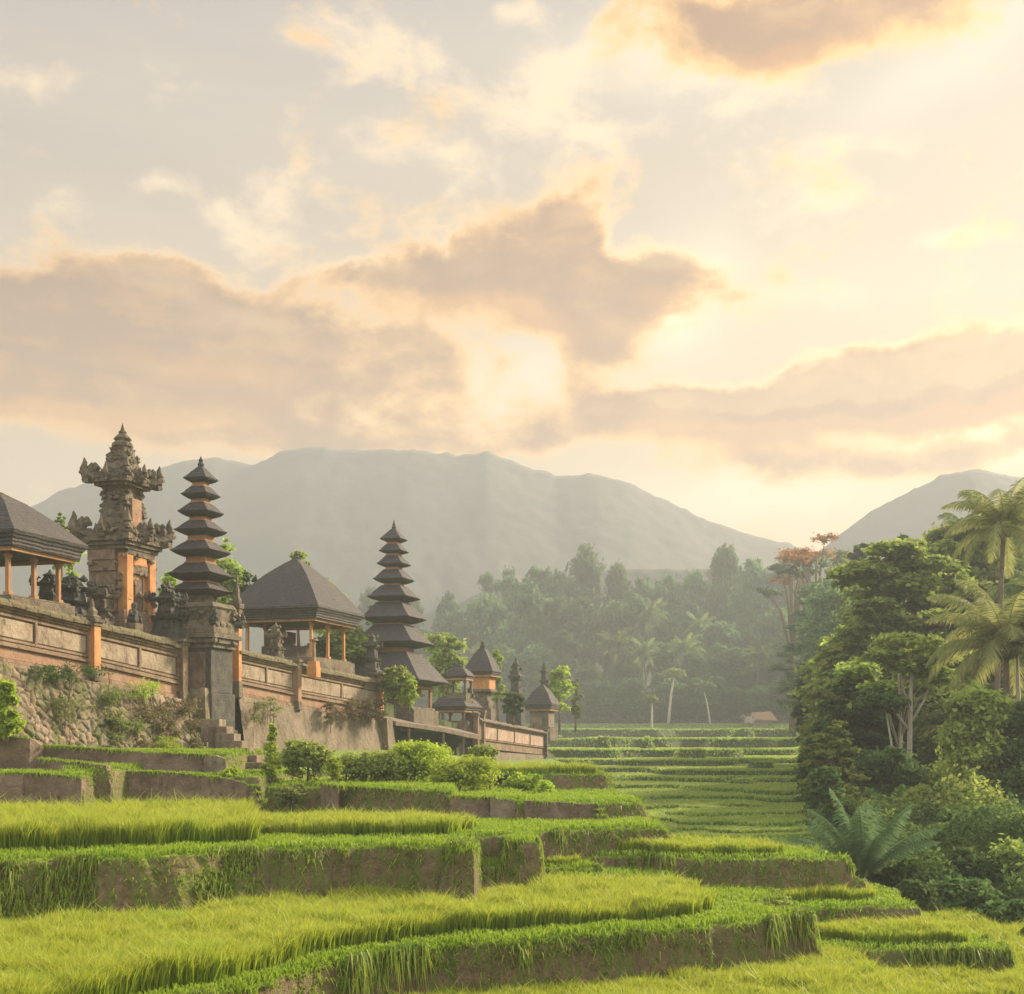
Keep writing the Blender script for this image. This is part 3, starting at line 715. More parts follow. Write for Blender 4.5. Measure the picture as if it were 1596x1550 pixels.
def rubble_mat():
    m, t, b, oc, _ = newmat('rubble_stone')
    pos = N(t, t.nodes.new('ShaderNodeNewGeometry').outputs['Position'])
    vo = t.nodes.new('ShaderNodeTexVoronoi'); vo.inputs['Scale'].default_value = 2.4; t.links.new(pos.s, vo.inputs['Vector'])
    rc = t.nodes.new('ShaderNodeSeparateColor'); t.links.new(vo.outputs['Color'], rc.inputs[0])
    c = mixc(t, N(t, rc.outputs[0]), (.13, .105, .07), (.30, .24, .17))
    c = mixc(t, N(t, rc.outputs[1]) * .5, c, (.30, .19, .10))
    d = noise(t, pos, 7, 6, .7); e = noise(t, scalevec(t, pos, (1, 1, .5)), .9, 6, .7)
    c = mixc(t, rng(t, d, .5, .7) * .6, c, (.10, .085, .05)); c = mixc(t, rng(t, e, .44, .58) * .85, c, (.10, .115, .03))
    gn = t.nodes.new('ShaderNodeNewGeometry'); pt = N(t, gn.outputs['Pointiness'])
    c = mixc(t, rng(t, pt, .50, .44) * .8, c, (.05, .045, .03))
    t.links.new(c.s, b.inputs['Base Color']); b.inputs['Roughness'].default_value = .95
    bump(t, b, d, .9, .05); return m
M['rubble'] = rubble_mat()
rubble('tall rubble stone wall with moss and dry vines below the left carved wall', -150, 312, 1008, 1098, 1175, 1190, mat=M['rubble'], outn=.3, lean=.9)
rubble('pale plastered lower wall stained with moss right of the stairs', 366, 600, 1086, 1126, 1180, 1180, mat=M['plaster'], stones=False, name='plastered_wall', outn=.15, lean=.45)
rubble('short pale plastered wall under the far low panels', 740, 850, 1170, 1178, 1215, 1204, mat=M['plaster'], stones=False, name='plastered_wall', outn=.05, lean=.3)

# --- dark stone gate tower --------------------------------------------------------
def carve(m, hx, hy, z0, z1, n, size, rnd=R):
    """small carved lumps on the four faces"""
    for i in range(n):
        z = rnd.uniform(z0, z1); s = size * rnd.uniform(.5, 1.2); t = rnd.uniform(-1, 1)
        if rnd.random() < .5: x, y = t * hx, rnd.choice((-1, 1)) * hy
        else: x, y = rnd.choice((-1, 1)) * hx, t * hy
        m.rows(x, y, [(s * .9, z - s * .8), (s * 1.1, z), (s * .5, z + s * .7), (s * .15, z + s * 1.3)], jit=s * .12)
def horn(m, x, y, z, dx, dy, s):
    """upswept antefix at a cornice corner"""
    d = Vector((dx, dy, 0)).normalized()
    pts = [Vector((x, y, z)) + d * (s * a) + Vector((0, 0, s * b)) for a, b in ((-.35, -.05), (.1, -.1), (.42, .08), (.55, .4), (.45, .75), (.5, 1.0))]
    m.tube(pts, [s * k for k in (.34, .36, .30, .2, .13, .03)], 6)
    for a, b, r in ((.15, .35, .2), (-.15, .5, .17), (.35, -.22, .18), (.62, .2, .12), (.1, .62, .1)):
        q = Vector((x, y, z)) + d * s * a; m.rows(q.x, q.y, [(s * r, z + s * (b - r)), (s * r * 1.2, z + s * b), (s * r * .3, z + s * (b + r * 1.6))], jit=s * .03)
# gate tower
D = wall_y(325) - .6; p = P(322, 1110, D); h = S(1110 - 935, D); k = h
t_ = thing('gate_tower', 'squat dark carved stone gate tower at the top of the stairs', 'tower', p, RZ)
m = MB(); m.cbox(0, 0, .95, 1.2, -1.6, k * .16); m.cbox(0, 0, 1.05, 1.3, -1.6, -.9); m.cbox(0, 0, .86, 1.1, k * .16, k * .60); m.build('shaft', M['dark_stone'], t_, bevel=.04)
m = MB(); m.cbox(.03, -.02, .52, 1.13, k * .2, k * .52); m.build('inset_panel', M['wall'], t_, bevel=.02)
m = MB()
for a, z in ((1.0, .56), (1.12, .60), (1.22, .645), (1.1, .69)): m.cbox(0, 0, a, a * 1.15, k * z, k * (z + .04))
carve(m, 1.15, 1.3, k * .6, k * .7, 30, .10); m.build('cornice', M['andesite'], t_, bevel=.02)
m = MB(); m.rows(0, 0, [(1.1, k * .72), (1.02, k * .78), (.95, k * .80), (.95, k * .9), (1.05, k * .92), (.9, k * .96)], 1, 1.15); carve(m, .98, 1.1, k * .76, k * .93, 60, .12)
m.build('upper_block', M['andesite'], t_, bevel=.02)
for sx_, sy_ in ((-1, -1), (1, -1), (1, 1), (-1, 1)):
    m = MB(); horn(m, sx_ * 1.05, sy_ * 1.2, k * .80, sx_, sy_, .6); m.build('corner_ornament', M['dark_stone'], t_)

# --- tall split-stone kori gate ---------------------------------------------------
D = 68.0; p = P(191, 990, D); q = F / D        # px per metre
def gz(py): return (990 - py) / q
g = thing('temple_gate', 'tall carved stone temple gate with flared horns and an orange door frame', 'gate', p, RZ)
m = MB()
m.cbox(0, 0, 1.15, 1.6, -1.0, gz(970)); m.cbox(0, 0, 1.02, 1.46, gz(970), gz(955)); 
m.cbox(-.1, 0, .80, 1.22, gz(955), gz(860))
m.build('body', M['wall'], g, bevel=.05)
m = MB()                                        # bulging carved faces of the lower body
for z0, z1, a in ((955, 935, 1.06), (935, 915, .98), (915, 895, .92), (895, 878, .98), (878, 862, 1.04)):
    m.box(-.98, .48, -a - .42, -.9, gz(z0), gz(z1) - .02); m.box(-.98, .48, .9, a + .42, gz(z0), gz(z1) - .02)
    m.box(-1.02, -.7, -a * .9, a * .9, gz(z0), gz(z1) - .02)
carve(m, .9, 1.4, gz(950), gz(865), 110, .13); m.build('carving', M['wall'], g, bevel=.03)
for s_ in (-1, 1):
    m = MB(); m.box(.55, 1.06, s_ * 1.0 - .27, s_ * 1.0 + .27, gz(974), gz(868)); m.box(.5, 1.12, s_ * 1.0 - .31, s_ * 1.0 + .31, gz(985), gz(974)); m.build('door_post', M['orange'], g, bevel=.02)
m = MB(); m.box(.68, .84, -.727, .727, gz(980), gz(897)); m.build('doorway_panel', M['orange'], g)
m = MB(); m.box(.72, .90, -.30, .30, gz(960), gz(905)); m.box(.70, .93, -.36, -.30, gz(962), gz(902)); m.box(.70, .93, .30, .36, gz(962), gz(902)); m.build('door', M['dark_wood'], g, bevel=.01)
m = MB(); m.box(.62, 1.0, -.725, .725, gz(897), gz(884)); m.box(.6, 1.06, -1.22, 1.22, gz(871), gz(862)); carve(m, 1.0, .9, gz(880), gz(862), 30, .13); m.build('lintel', M['andesite'], g, bevel=.02)
m = MB(); m.box(.5, 1.02, -.62, .62, gz(884), gz(866), 0, .2); m.build('door_crest', M['orange'], g, bevel=.02)
m = MB()
for a, b, z0, z1 in ((1.1, 1.45, 862, 856), (1.22, 1.6, 856, 850), (1.32, 1.75, 850, 843), (1.2, 1.6, 843, 837), (1.05, 1.4, 837, 831)): m.cbox(0, 0, a, b, gz(z0), gz(z1) - .012)
carve(m, 1.25, 1.6, gz(850), gz(832), 60, .12); m.build('lower_cornice', M['andesite'], g, bevel=.02)
def horns(hx, hy, z, s, nm='corner_ornament', mid=True):
    for sx_, sy_ in ((-1, -1), (1, -1), (1, 1), (-1, 1)):
        m = MB(); horn(m, sx_ * hx, sy_ * hy, z, sx_ * .8, sy_, s); m.build(nm, M['andesite'], g)
    if mid:
        for a_, b_, c_, d_, e_ in ((0, -hy, 0, -1, .7), (0, hy, 0, 1, .7), (hx, 0, 1, 0, .8), (-hx, 0, -1, 0, .7)):
            m = MB(); horn(m, a_, b_, z, c_, d_, s * e_); m.build('face_ornament', M['andesite'], g)
horns(1.15, 1.5, gz(836), 1.0)
m = MB(); m.rows(0, 0, [(.9, gz(831)), (.72, gz(822)), (.66, gz(800)), (.58, gz(790)), (.58, gz(768)), (.68, gz(762))], 1, 1.28); carve(m, .64, .84, gz(826), gz(765), 90, .13)
m.build('middle_tier', M['andesite'], g, bevel=.02)
m = MB(); m.box(.50, .80, -.42, .42, gz(829), gz(780)); m.build('niche', M['brick'], g, bevel=.03)
m = MB()
for a, b, z0, z1 in ((.85, 1.12, 762, 757), (.98, 1.3, 757, 751), (1.0, 1.35, 751, 745), (.85, 1.15, 745, 740)): m.cbox(0, 0, a, b, gz(z0), gz(z1) - .012)
carve(m, .95, 1.25, gz(756), gz(742), 40, .1); m.build('upper_cornice', M['andesite'], g, bevel=.02)
horns(.88, 1.15, gz(748), .85)
m = MB(); m.rows(0, 0, [(.70, gz(741)), (.60, gz(732)), (.50, gz(722)), (.54, gz(718)), (.40, gz(710)), (.38, gz(704)), (.43, gz(700))], 1, 1.2); carve(m, .48, .58, gz(738), gz(704), 50, .10)
m.build('top_tier', M['andesite'], g, bevel=.02)
m = MB(); m.lathe(0, 0, [(.40, gz(701)), (.52, gz(697)), (.50, gz(692)), (.34, gz(688)), (.40, gz(684)), (.30, gz(680)), (.18, gz(677)), (.20, gz(674)), (.10, gz(671)), (.06, gz(666)), (.012, gz(660))], 10)
carve(m, .38, .38, gz(698), gz(684), 14, .07); m.build('crown', M['andesite'], g)

# --- thatched roofs -----------------------------------------------------------------
def tier_roof(m, b, e, rise, thick, topf, sub=6):
    pr = [(.60, e - thick * .9), (.86, e - thick * .5), (1.03, e - thick * .06), (1.03, e + .02)]
    for i in range(1, 7):
        k = i / 6; pr.append((1 + (topf - 1) * k, e + rise * (1.08 * k - .08 * k * k)))
    m.rows(0, 0, pr, b, b, sub, jit=.012)
def roof(m, hx, hy, e, rise, thick, topf=.18, sag=.0, under=.82, sub=6):
    """hipped thatch cap: e = eave height"""
    n = 7; pr = []
    pr.append((under, e - thick)); pr.append((.93, e - thick * .55)); pr.append((1.0, e - thick * .12)); pr.append((.995, e))
    for i in range(1, n + 1):
        k = i / n; pr.append((1 + (topf - 1) * (k ** (1 + sag)), e + rise * (k + .10 * math.sin(math.pi * k))))
    m.rows(0, 0, pr, hx, hy, sub, jit=min(hx, .05) * .35)
def behind(px, D, half, gap=.45):
    r = (px - CX) / F; n = abs(.956 * r - .29); return max(D, wall_y(px) + (half + gap) / n)
def meru(label, px, D, tiers, fin, base_py, wmul=1.0):
    D = behind(px, D, .7 * tiers[-1][1] / 1.4 * D / F); q = F / D; p = P(px, base_py, D); root = thing('meru_tower', label, 'shrine tower', p, RZ, 'tiered meru shrine towers')
    Z = lambda py: (base_py - py) / q
    m = MB(); z = Z(tiers[0][2]); m.lathe(0, 0, [(.14, z - .05), (.17, z + .1), (.09, z + .2), (.12, z + .3), (.05, z + .42), (.035, Z(fin) - .1), (.01, Z(fin))], 8); m.build('finial', M['dark_stone'], root)
    for i, (ey, hw, ty, by) in enumerate(tiers):
        b = hw / 1.40 / q
        m = MB(); tier_roof(m, b, Z(ey), Z(ty) - Z(ey), Z(ey) - Z(by), .14 if i == 0 else .5)
        rt = m.build('roof_tier', M['thatch'], root)
        nx = Z(tiers[i + 1][2]) if i + 1 < len(tiers) else Z(by) - .5
        m = MB(); a = b * .5; m.cbox(0, 0, a, a, nx - .12, Z(by) + .1); m.cbox(0, 0, a * 1.12, a * 1.12, nx - .10, nx + .05); m.build('neck', M['wood'], root)
    return root, Z
m1, Z = meru('tall narrow meru tower with seven dark thatched roofs, nearest the carved gate', 313, 72, [
    (747, 27, 727, 754), (772, 30.5, 759, 780), (799, 35.5, 785, 808), (828, 41, 813, 837), (860, 46.5, 845, 871), (897, 50.5, 879, 908), (922, 50, 908, 930)], 711, 985)
m = MB(); m.cbox(0, 0, .62, .62, Z(972), Z(928)); m.build('shrine_body', M['andesite'], m1, bevel=.03)
m = MB(); m.cbox(0, 0, 1.2, 1.2, -.6, Z(978)); m.cbox(0, 0, 1.0, 1.0, Z(978), Z(971)); m.build('plinth', M['andesite'], m1, bevel=.04)
m2, Z = meru('wide meru tower with eight grey thatched roofs on a pavilion, right of centre wall', 614, 90, [
    (841, 23, 824, 846), (860, 25, 849, 864), (880, 28, 867, 885), (904, 34, 889, 911), (932, 43.5, 914, 939), (964, 54, 940, 973), (1003, 67, 975, 1011), (1063, 92, 1018, 1072)], 810, 1110)
for sx_, sy_ in ((-1, -1), (1, -1), (1, 1), (-1, 1)):
    m = MB(); m.cbox(sx_ * 2.0, sy_ * 2.0, .09, .09, Z(1108), Z(1066)); m.build('post', M['wood'], m2, bevel=.01)
m = MB(); m.cbox(0, 0, 2.15, 2.15, Z(1073), Z(1069)); m.cbox(0, 0, 2.35, 2.35, Z(1074.5), Z(1072.9)); m.build('eave_beam', M['wood'], m2)
m = MB(); m.cbox(-.2, 0, 1.2, 1.2, Z(1104), Z(1069)); m.build('inner_cell', M['dark_wood'], m2, bevel=.02)
m = MB(); m.cbox(0, 0, 2.5, 2.5, -1.4, Z(1108)); m.cbox(0, 0, 2.3, 2.3, Z(1108), Z(1104)); m.build('plinth', M['andesite'], m2, bevel=.04)

def pavilion(label, px, D, hx, hy, apex, eave, low, floor, topf=.05, posts=True, name='pavilion', postmat='wood', inset=.72, wallm=None, knob=True, cat='pavilion', rz=RZ):
    D0_ = D; D = behind(px, D, hx * .8); hx *= D / D0_; hy *= D / D0_; D = behind(px, D, hx * .85); q = F / D; p = P(px, floor, D); root = thing(name, label, cat, p, rz); Z = lambda py: (floor - py) / q
    m = MB(); roof(m, hx, hy, Z(eave), Z(apex) - Z(eave), Z(eave) - Z(low), topf=topf, sag=-.06, under=.90); rf = m.build('roof', M['thatch'], root)
    if knob:
        m = MB(); z = Z(apex); m.lathe(0, 0, [(.2, z - .05), (.24, z + .12), (.12, z + .2), (.17, z + .32), (.03, z + .55)], 8); m.build('finial', M['dark_stone'], rf)
    m = MB(); ex, ey = hx * .86, hy * .86
    for a, b, c, d_ in ((-ex, ex, -ey, -ey + .14), (-ex, ex, ey - .14, ey), (-ex, -ex + .14, -ey + .143, ey - .143), (ex - .14, ex, -ey + .143, ey - .143)): m.box(a, b, c, d_, Z(low) - .16, Z(low) + .06)
    m.build('eave_beam', M['wood'], root)
    if posts:
        for sx_ in (-1, 1):
            for sy_ in (-1, 0, 1) if hy > 2.2 else (-1, 1):
                m = MB(); x, y = sx_ * hx * inset, sy_ * hy * inset
                m.cbox(x, y, .085, .085, .2, Z(low) + .1); m.cbox(x, y, .15, .15, .1, .35); m.cbox(x, y, .13, .13, Z(low) - .35, Z(low) - .2); m.build('post', M[postmat], root, bevel=.01)
    if wallm:
        m = MB(); m.cbox(0, 0, hx * inset, hy * inset, .05, Z(low) + .05); m.build('room', M[wallm], root, bevel=.02)
    m = MB(); m.cbox(0, 0, hx * .85, hy * .85, -1.2, .1); m.cbox(0, 0, hx * .8, hy * .8, .1, .2); m.build('floor_plinth', M['andesite'], root, bevel=.04)
    return root, Z
pavilion('open thatched pavilion with orange posts cut off by the left edge of the picture', -4, 60, 2.75, 2.6, 768, 842, 866, 944, inset=.66, knob=False)
pv, Z = pavilion('largest dark thatched pavilion standing between the two meru towers', 462, 79, 2.85, 3.2, 872, 954, 972, 1034, postmat='orange', inset=.68)
m = MB(); m.cbox(-.6, .2, 1.2, 1.4, .2, 1.0); m.cbox(-1.2, .2, .5, 1.2, 1.0, 2.0); m.build('inner_altar', M['dark_wood'], pv, bevel=.03)
sh, Z = pavilion('small square shrine with pointed roof and glowing ochre box above the far wall', 752, 105, 1.17, 1.17, 1009, 1047, 1053, 1108, topf=.08, posts=False, name='shrine', cat='shrine')
m = MB(); m.cbox(0, 0, .86, .86, Z(1075), Z(1056)); m.build('offering_box', M['orange'], sh, bevel=.03)
m = MB(); m.cbox(0, 0, 1.0, 1.0, Z(1079), Z(1075)); m.cbox(0, 0, .6, .6, .2, Z(1079)); m.cbox(0, 0, .8, .8, .2, .8); m.build('stem', M['andesite'], sh, bevel=.04)
ht, Z = pavilion('low round shouldered thatched hut with a plastered wall at the far end of the temple', 845, 125, 1.3, 1.5, 1068, 1098, 1106, 1136, topf=.12, posts=False, name='hut', cat='hut', wallm='plaster', inset=.66, knob=False)
m = MB(); m.box(.3, .95, -1.12, -1.05, .25, 1.15); m.build('door', M['dark_wood'], ht)
pavilion('small steep grey roofed shrine half hidden behind the big meru roof edge', 716, 99, .9, .9, 1040, 1054, 1058, 1085, topf=.3, name='shrine', cat='shrine', posts=True, postmat='dark_wood')
pavilion('low brown tiled shed roof in front of the small square shrine', 712, 98, 1.3, 1.8, 1086, 1102, 1108, 1128, topf=.55, name='shed', cat='shed', postmat='dark_wood', knob=False)

# --- small stone shrines and statues behind the wall -----------------------------------
def stone_shrine(label, px, D, top, bot, w, seed, mat='dark_stone', horned=True):
    D0_ = D; D = behind(px, D, w, .3); w *= D / D0_; q = F / D; p = P(px, bot, D); h = S(bot - top, D); r = random.Random(seed)
    root = thing('stone_shrine', label, 'shrine', p, RZ)
    m = MB(); m.rows(0, 0, [(w, -.7), (w, h * .1), (w * .8, h * .12), (w * .62, h * .3), (w * .8, h * .33), (w * .95, h * .38)]); carve(m, w * .75, w * .75, 0, h * .35, 12, w * .16, r); m.build('base', M[mat], root, bevel=.03)
    m = MB(); m.rows(0, 0, [(w * .6, h * .38), (w * .5, h * .6), (w * .7, h * .63), (w * .85, h * .68), (w * .5, h * .72), (w * .3, h * .84), (w * .4, h * .87), (w * .12, h * .93), (.02, h)]); carve(m, w * .55, w * .55, h * .4, h * .9, 22, w * .15, r); m.build('top', M[mat], root, bevel=.02)
    if horned:
        for sx_, sy_ in ((-1, -1), (1, -1), (1, 1), (-1, 1)):
            m = MB(); horn(m, sx_ * w * .75, sy_ * w * .75, h * .68, sx_, sy_, w * .55); m.build('corner_ornament', M[mat], root)
    return root
stone_shrine('dark weathered altar throne just right of the left pavilion posts', 78, 63, 888, 957, .62, 1)
stone_shrine('broad black carved shrine touching the left side of the carved gate', 112, 65, 892, 968, .80, 2)
stone_shrine('mossy carved pedestal shrine in front of the gate, above the orange pillar', 160, 66, 905, 978, .55, 3, 'andesite')
stone_shrine('dark horned shrine between the orange door frame and the gate tower', 262, 67, 905, 995, .66, 4)
stone_shrine('carved shrine with yellow mossed top in front of the big pavilion posts', 430, 76, 970, 1034, .45, 6, 'andesite')
stone_shrine('slender dark shrine on the wall corner left of the leafy tree', 580, 88, 985, 1052, .5, 7)
stone_shrine('dark knobbly shrine silhouetted right of the ochre box shrine', 804, 112, 1024, 1120, .62, 8, horned=False)
stone_shrine('thin spiky black shrine top rising behind the round shouldered hut', 848, 150, 1030, 1080, .45, 9, horned=False)
stone_shrine('small carved shrine by the shed under the ochre box shrine', 733, 103, 1068, 1122, .42, 12, 'andesite')
# guardian statue: crouching figure on a block
p = P(207, 976, 65); r_ = thing('guardian_statue', 'crouching dark stone guardian statue at the foot of the orange door frame', 'statue', p, RZ)
m = MB(); m.cbox(0, 0, .34, .34, -.5, .12); m.build('pedestal', M['andesite'], r_, bevel=.03)
m = MB(); m.tube([(0, 0, .1), (0, 0, .35), (.02, 0, .55), (.05, 0, .72), (.06, 0, .78), (.08, 0, .9), (.08, 0, 1.02), (.08, 0, 1.1)], [.26, .28, .22, .20, .10, .15, .14, .04], 10)
m.tube([(.0, -.2, .68), (.12, -.32, .5), (.28, -.22, .42)], [.09, .075, .06], 6); m.tube([(.0, .2, .68), (.12, .32, .5), (.28, .22, .42)], [.09, .075, .06], 6)
m.tube([(-.02, -.16, .2), (.26, -.24, .34), (.28, -.24, .12)], [.12, .1, .08], 6); m.tube([(-.02, .16, .2), (.26, .24, .34), (.28, .24, .12)], [.12, .1, .08], 6)
m.build('figure', M['dark_stone'], r_, smooth=True)

# orange shrine box with flowers under the big pavilion's right eave
p = P(489, 1040, 80.5); r_ = thing('offering_shrine', 'bright orange offering box on a red post under the pavilion right eave', 'shrine', p, RZ)
m = MB(); m.cbox(0, 0, .30, .30, -.6, .0); m.cbox(0, 0, .27, .27, .003, .32); m.build('box', M['orange'], r_, bevel=.02)
m = MB(); m.cbox(0, 0, .08, .08, .32, 1.5); m.cbox(0, 0, .2, .2, 1.5, 1.6); m.build('post', M['brick'], r_, bevel=.02)


# --- lean-to gallery between the wall sections -------------------------------------------
gal = [(612, 1128, 1170), (637, 1131, 1176), (691, 1139, 1188), (722, 1146, 1192), (746, 1150, 1194)]
D0 = wall_y(612) - 1.5; p0 = P(612, 1170, D0)
gr_ = thing('covered_gallery', 'low lean-to gallery with thin posts and dark interior below the meru tower', 'gallery', p0, 0)
def gp_(px, py, n=0.0):
    D = wall_y(px) - 1.5; v = P(px, py, D) - p0; return Vector((v.x + n * .956, v.y - n * .29, v.z))
vs = []
for px, ty, by in gal: vs += [gp_(px, ty + 3, .2), gp_(px, ty - 15, -2.2), gp_(px, ty - 18, -2.2), gp_(px, ty - 3, .25)]
m = MB(); fs = []
for i in range(len(gal) - 1):
    for k in range(4): fs.append((i * 4 + k, i * 4 + (k + 1) % 4, (i + 1) * 4 + (k + 1) % 4, (i + 1) * 4 + k))
fs += [(3, 2, 1, 0), (16, 17, 18, 19)]
m.add(vs, fs); m.build('roof', M['brownroof'], gr_)
vs = []
for px, ty, by in gal: vs += [gp_(px, by + 6, -1.6), gp_(px, ty - 8, -1.6), gp_(px, ty - 8, -1.9), gp_(px, by + 6, -1.9)]
m = MB(); m.add(vs, fs); m.build('back_wall', M['dark_stone'], gr_)
for px, ty, by in gal[1:-1]:
    a, b = gp_(px, by + 4), gp_(px, ty + 1); m = MB(); m.tube([a, b], [.11, .10], 6); m.build('post', M['plaster'], gr_)
vs = []
for px, ty, by in gal: vs += [gp_(px, by + 12, .0), gp_(px, by - 6, .0), gp_(px, by - 6, -.3), gp_(px, by + 12, -.3)]
m = MB(); m.add(vs, fs); m.build('parapet', M['plaster'], gr_)
# pale buttress closing the plastered wall
m = MB(); D = wall_y(604) - 1.4; a = P(596, 1190, D)
b_ = thing('buttress', 'leaning pale buttress where the plastered wall meets the gallery', 'buttress', a, RZ)
m.rows(0, 0, [(.75, -.6), (.7, .2), (.45, S(1190 - 1120, D))], 1.1, 1.0, 3, jit=.02); m.build('body', M['plaster'], b_)
a = P(318, 1180, wall_y(312) - 1.2); h = S(1180 - 1075, wall_y(312))
b_ = thing('buttress', 'mossy grey buttress closing the rubble wall beside the stairs', 'buttress', a, RZ)
m = MB(); m.rows(-.2, 0, [(.62, -.8), (.56, .6), (.36, h)], 1.1, .8, 3, jit=.03); m.build('body', M['rubble'], b_)

# --- stairs -------------------------------------------------------------------------------
D = 62.0; p = P(345, 1140, D)
st = thing('stone_stairs', 'mossy stone stairs descending to the right from the gate tower', 'stairs', p, 0)
for i in range(9):
    Dn = 61.5 - i * .72; px_, py_ = 322 + i * 11.5, 1121 + i * 11.3
    v = P(px_, py_, Dn) - p
    m = MB(); m.box(v.x - .25, v.x + .55, v.y, v.y + 1.5, v.z - 1.0, v.z); m.build('step', M['concrete' if i % 2 else 'plaster'], st, bevel=.03)

# --- brown retaining walls of the upper terraces ---------------------------------------------
TOPS = []
def retain(label, pts, depth, thick=.5, name='retaining_wall', mat='concrete'):
    """pts: (px, top py, D) along the front top edge; depth = wall height in metres"""
    P3 = [P(a, b, d) for a, b, d in pts]; o0 = P3[0].copy()
    fine = []
    for i in range(len(P3) - 1):
        k = max(2, int((P3[i + 1] - P3[i]).length / .35))
        for j in range(k): fine.append(P3[i].lerp(P3[i + 1], j / k))
    fine.append(P3[-1]); m = MB(); vs, fs = [], []
    nr = 6
    for i, q_ in enumerate(fine):
        q_ = q_ - o0; j = R.uniform(-.04, .04); w = (fbm(np.array([q_.x * .8 + 9]), np.array([3.3]), 5)[0] - .5) * .25
        for r in range(nr):
            k = r / (nr - 1); vs.append((q_.x + R.uniform(-.015, .015), q_.y - .10 * (1 - k) + w + R.uniform(-.03, .03), q_.z - depth * (1 - k) + (j if r == nr - 1 else 0)))
        vs.append((q_.x, q_.y + thick + w, q_.z + j)); vs.append((q_.x, q_.y + thick + w, q_.z - depth))
    c = nr + 2
    for i in range(len(fine) - 1):
        for k in range(c): fs.append((i * c + k, (i + 1) * c + k, (i + 1) * c + (k + 1) % c, i * c + (k + 1) % c))
    fs += [tuple(range(c)), tuple(range((len(fine) - 1) * c, len(fine) * c))[::-1]]
    TOPS.append(fine)
    m.add(vs, fs); o = m.build(name, M[mat], None, smooth=False); o.location = o0
    tag(o, label, 'retaining wall', 'brown retaining walls stepping down from the temple'); return o
retain('highest brown retaining wall, at the left edge under the rubble wall', [(-150, 1138, 50), (0, 1146, 51), (47, 1151, 51.5), (66, 1162, 52)], 2.2)
retain('long plain retaining wall along the foot of the rubble wall', [(60, 1163, 52.3), (120, 1166, 52.3), (210, 1172, 52.5), (318, 1177, 52.7)], 2.0)
retain('short pale block at the right end of the long wall, next to the stairs', [(319, 1176, 52.4), (352, 1183, 52.4)], 1.4, mat='plaster')
retain('lowest left retaining wall with grass tufts on its face', [(-150, 1200, 45.7), (0, 1205, 46), (70, 1207, 46), (127, 1213, 46.2)], 1.9)
retain('narrow retaining wall piece above the grass wedge at left', [(66, 1184, 49), (120, 1189, 48.5), (165, 1195, 48), (173, 1226, 47.8)], 1.4)
retain('middle retaining wall below the stairs with a thin grass line on top', [(190, 1202, 50), (280, 1206, 50), (352, 1214, 50.2), (396, 1226, 50.2), (406, 1248, 50)], 1.5)
retain('dark angular block wall at the foot of the stairs', [(372, 1208, 52), (412, 1205, 52), (428, 1216, 52.2)], 1.6, mat='dark_stone')
retain('small dark end block left of the long bare wall', [(500, 1222, 50.3), (527, 1226, 49.6)], 1.6)
retain('long bare brown wall in the middle above the rice', [(528, 1225, 50.6), (610, 1231, 48.8), (688, 1241, 47.4)], 1.5)
retain('stubby brown wall block between two grassy gullies', [(702, 1242, 46.6), (728, 1243, 46.6), (762, 1245, 46.6)], 1.3)
retain('tan wall block with white stones at its foot', [(764, 1243, 46.5), (790, 1246, 46.5), (815, 1252, 46.6)], 1.25, mat='plaster')
retain('rightmost big reddish brown wall of the upper terraces', [(818, 1248, 46.1), (870, 1252, 46.0), (930, 1254, 46.0), (936, 1272, 45.8)], 1.3)
retain('last crumbling wall lump beside the valley paddies', [(940, 1255, 46.8), (972, 1257, 46.8), (985, 1275, 46.9), (1012, 1290, 47)], 1.2)
TX, TY, TZ = [], [], []
for ln in TOPS:
    for q_ in ln:
        dn = float(fbm(np.array([q_.x * 1.3]), np.array([q_.y]), 71, 2)[0])
        for _i in range(int(max(0, dn - .30) * 330)): TX.append(q_.x + R.uniform(-.2, .2)); TY.append(q_.y + R.uniform(-.06, .45)); TZ.append(q_.z)
TX, TY, TZ = map(np.array, (TX, TY, TZ)); e_ = np.random.default_rng(5).random(len(TX))
tg_ = blades('wall_grass', TX, TY, TZ, .10 + .22 * e_, .012 + .012 * e_, .5, M['grass'], dirx=np.zeros(len(TX)), diry=-.7 * e_, hang=1.0 - 1.6 * e_)
tag(tg_, 'tufts of bright grass growing along the tops of the brown retaining walls', 'grass', kind='stuff')
# loose stones
def boulder(label, px, py, D, s, mat='white', fl=.5):
    n = 10; m = MB(); pr = [(s * math.sin(math.pi * k / 6) + .01, s * fl * -math.cos(math.pi * k / 6)) for k in range(7)]
    m.lathe(0, 0, pr, n); m.v = [(a * R.uniform(.85, 1.15), b * R.uniform(.8, 1.1), c * R.uniform(.85, 1.15)) for a, b, c in m.v]
    o = m.build('boulder', M[mat], None, smooth=False); o.location = P(px, py, D); tag(o, label, 'stone'); return o
boulder('flat pale boulder at the foot of the tan wall block', 770, 1283, 45.6, .34, 'plaster', .3)
boulder('smaller pale stone right of the flat boulder', 795, 1288, 45.4, .22, 'plaster', .4)
boulder('grey rounded rock bulging from the grassy bank at lower left', 437, 1398, 33.9, .60, 'plaster', 1.0)
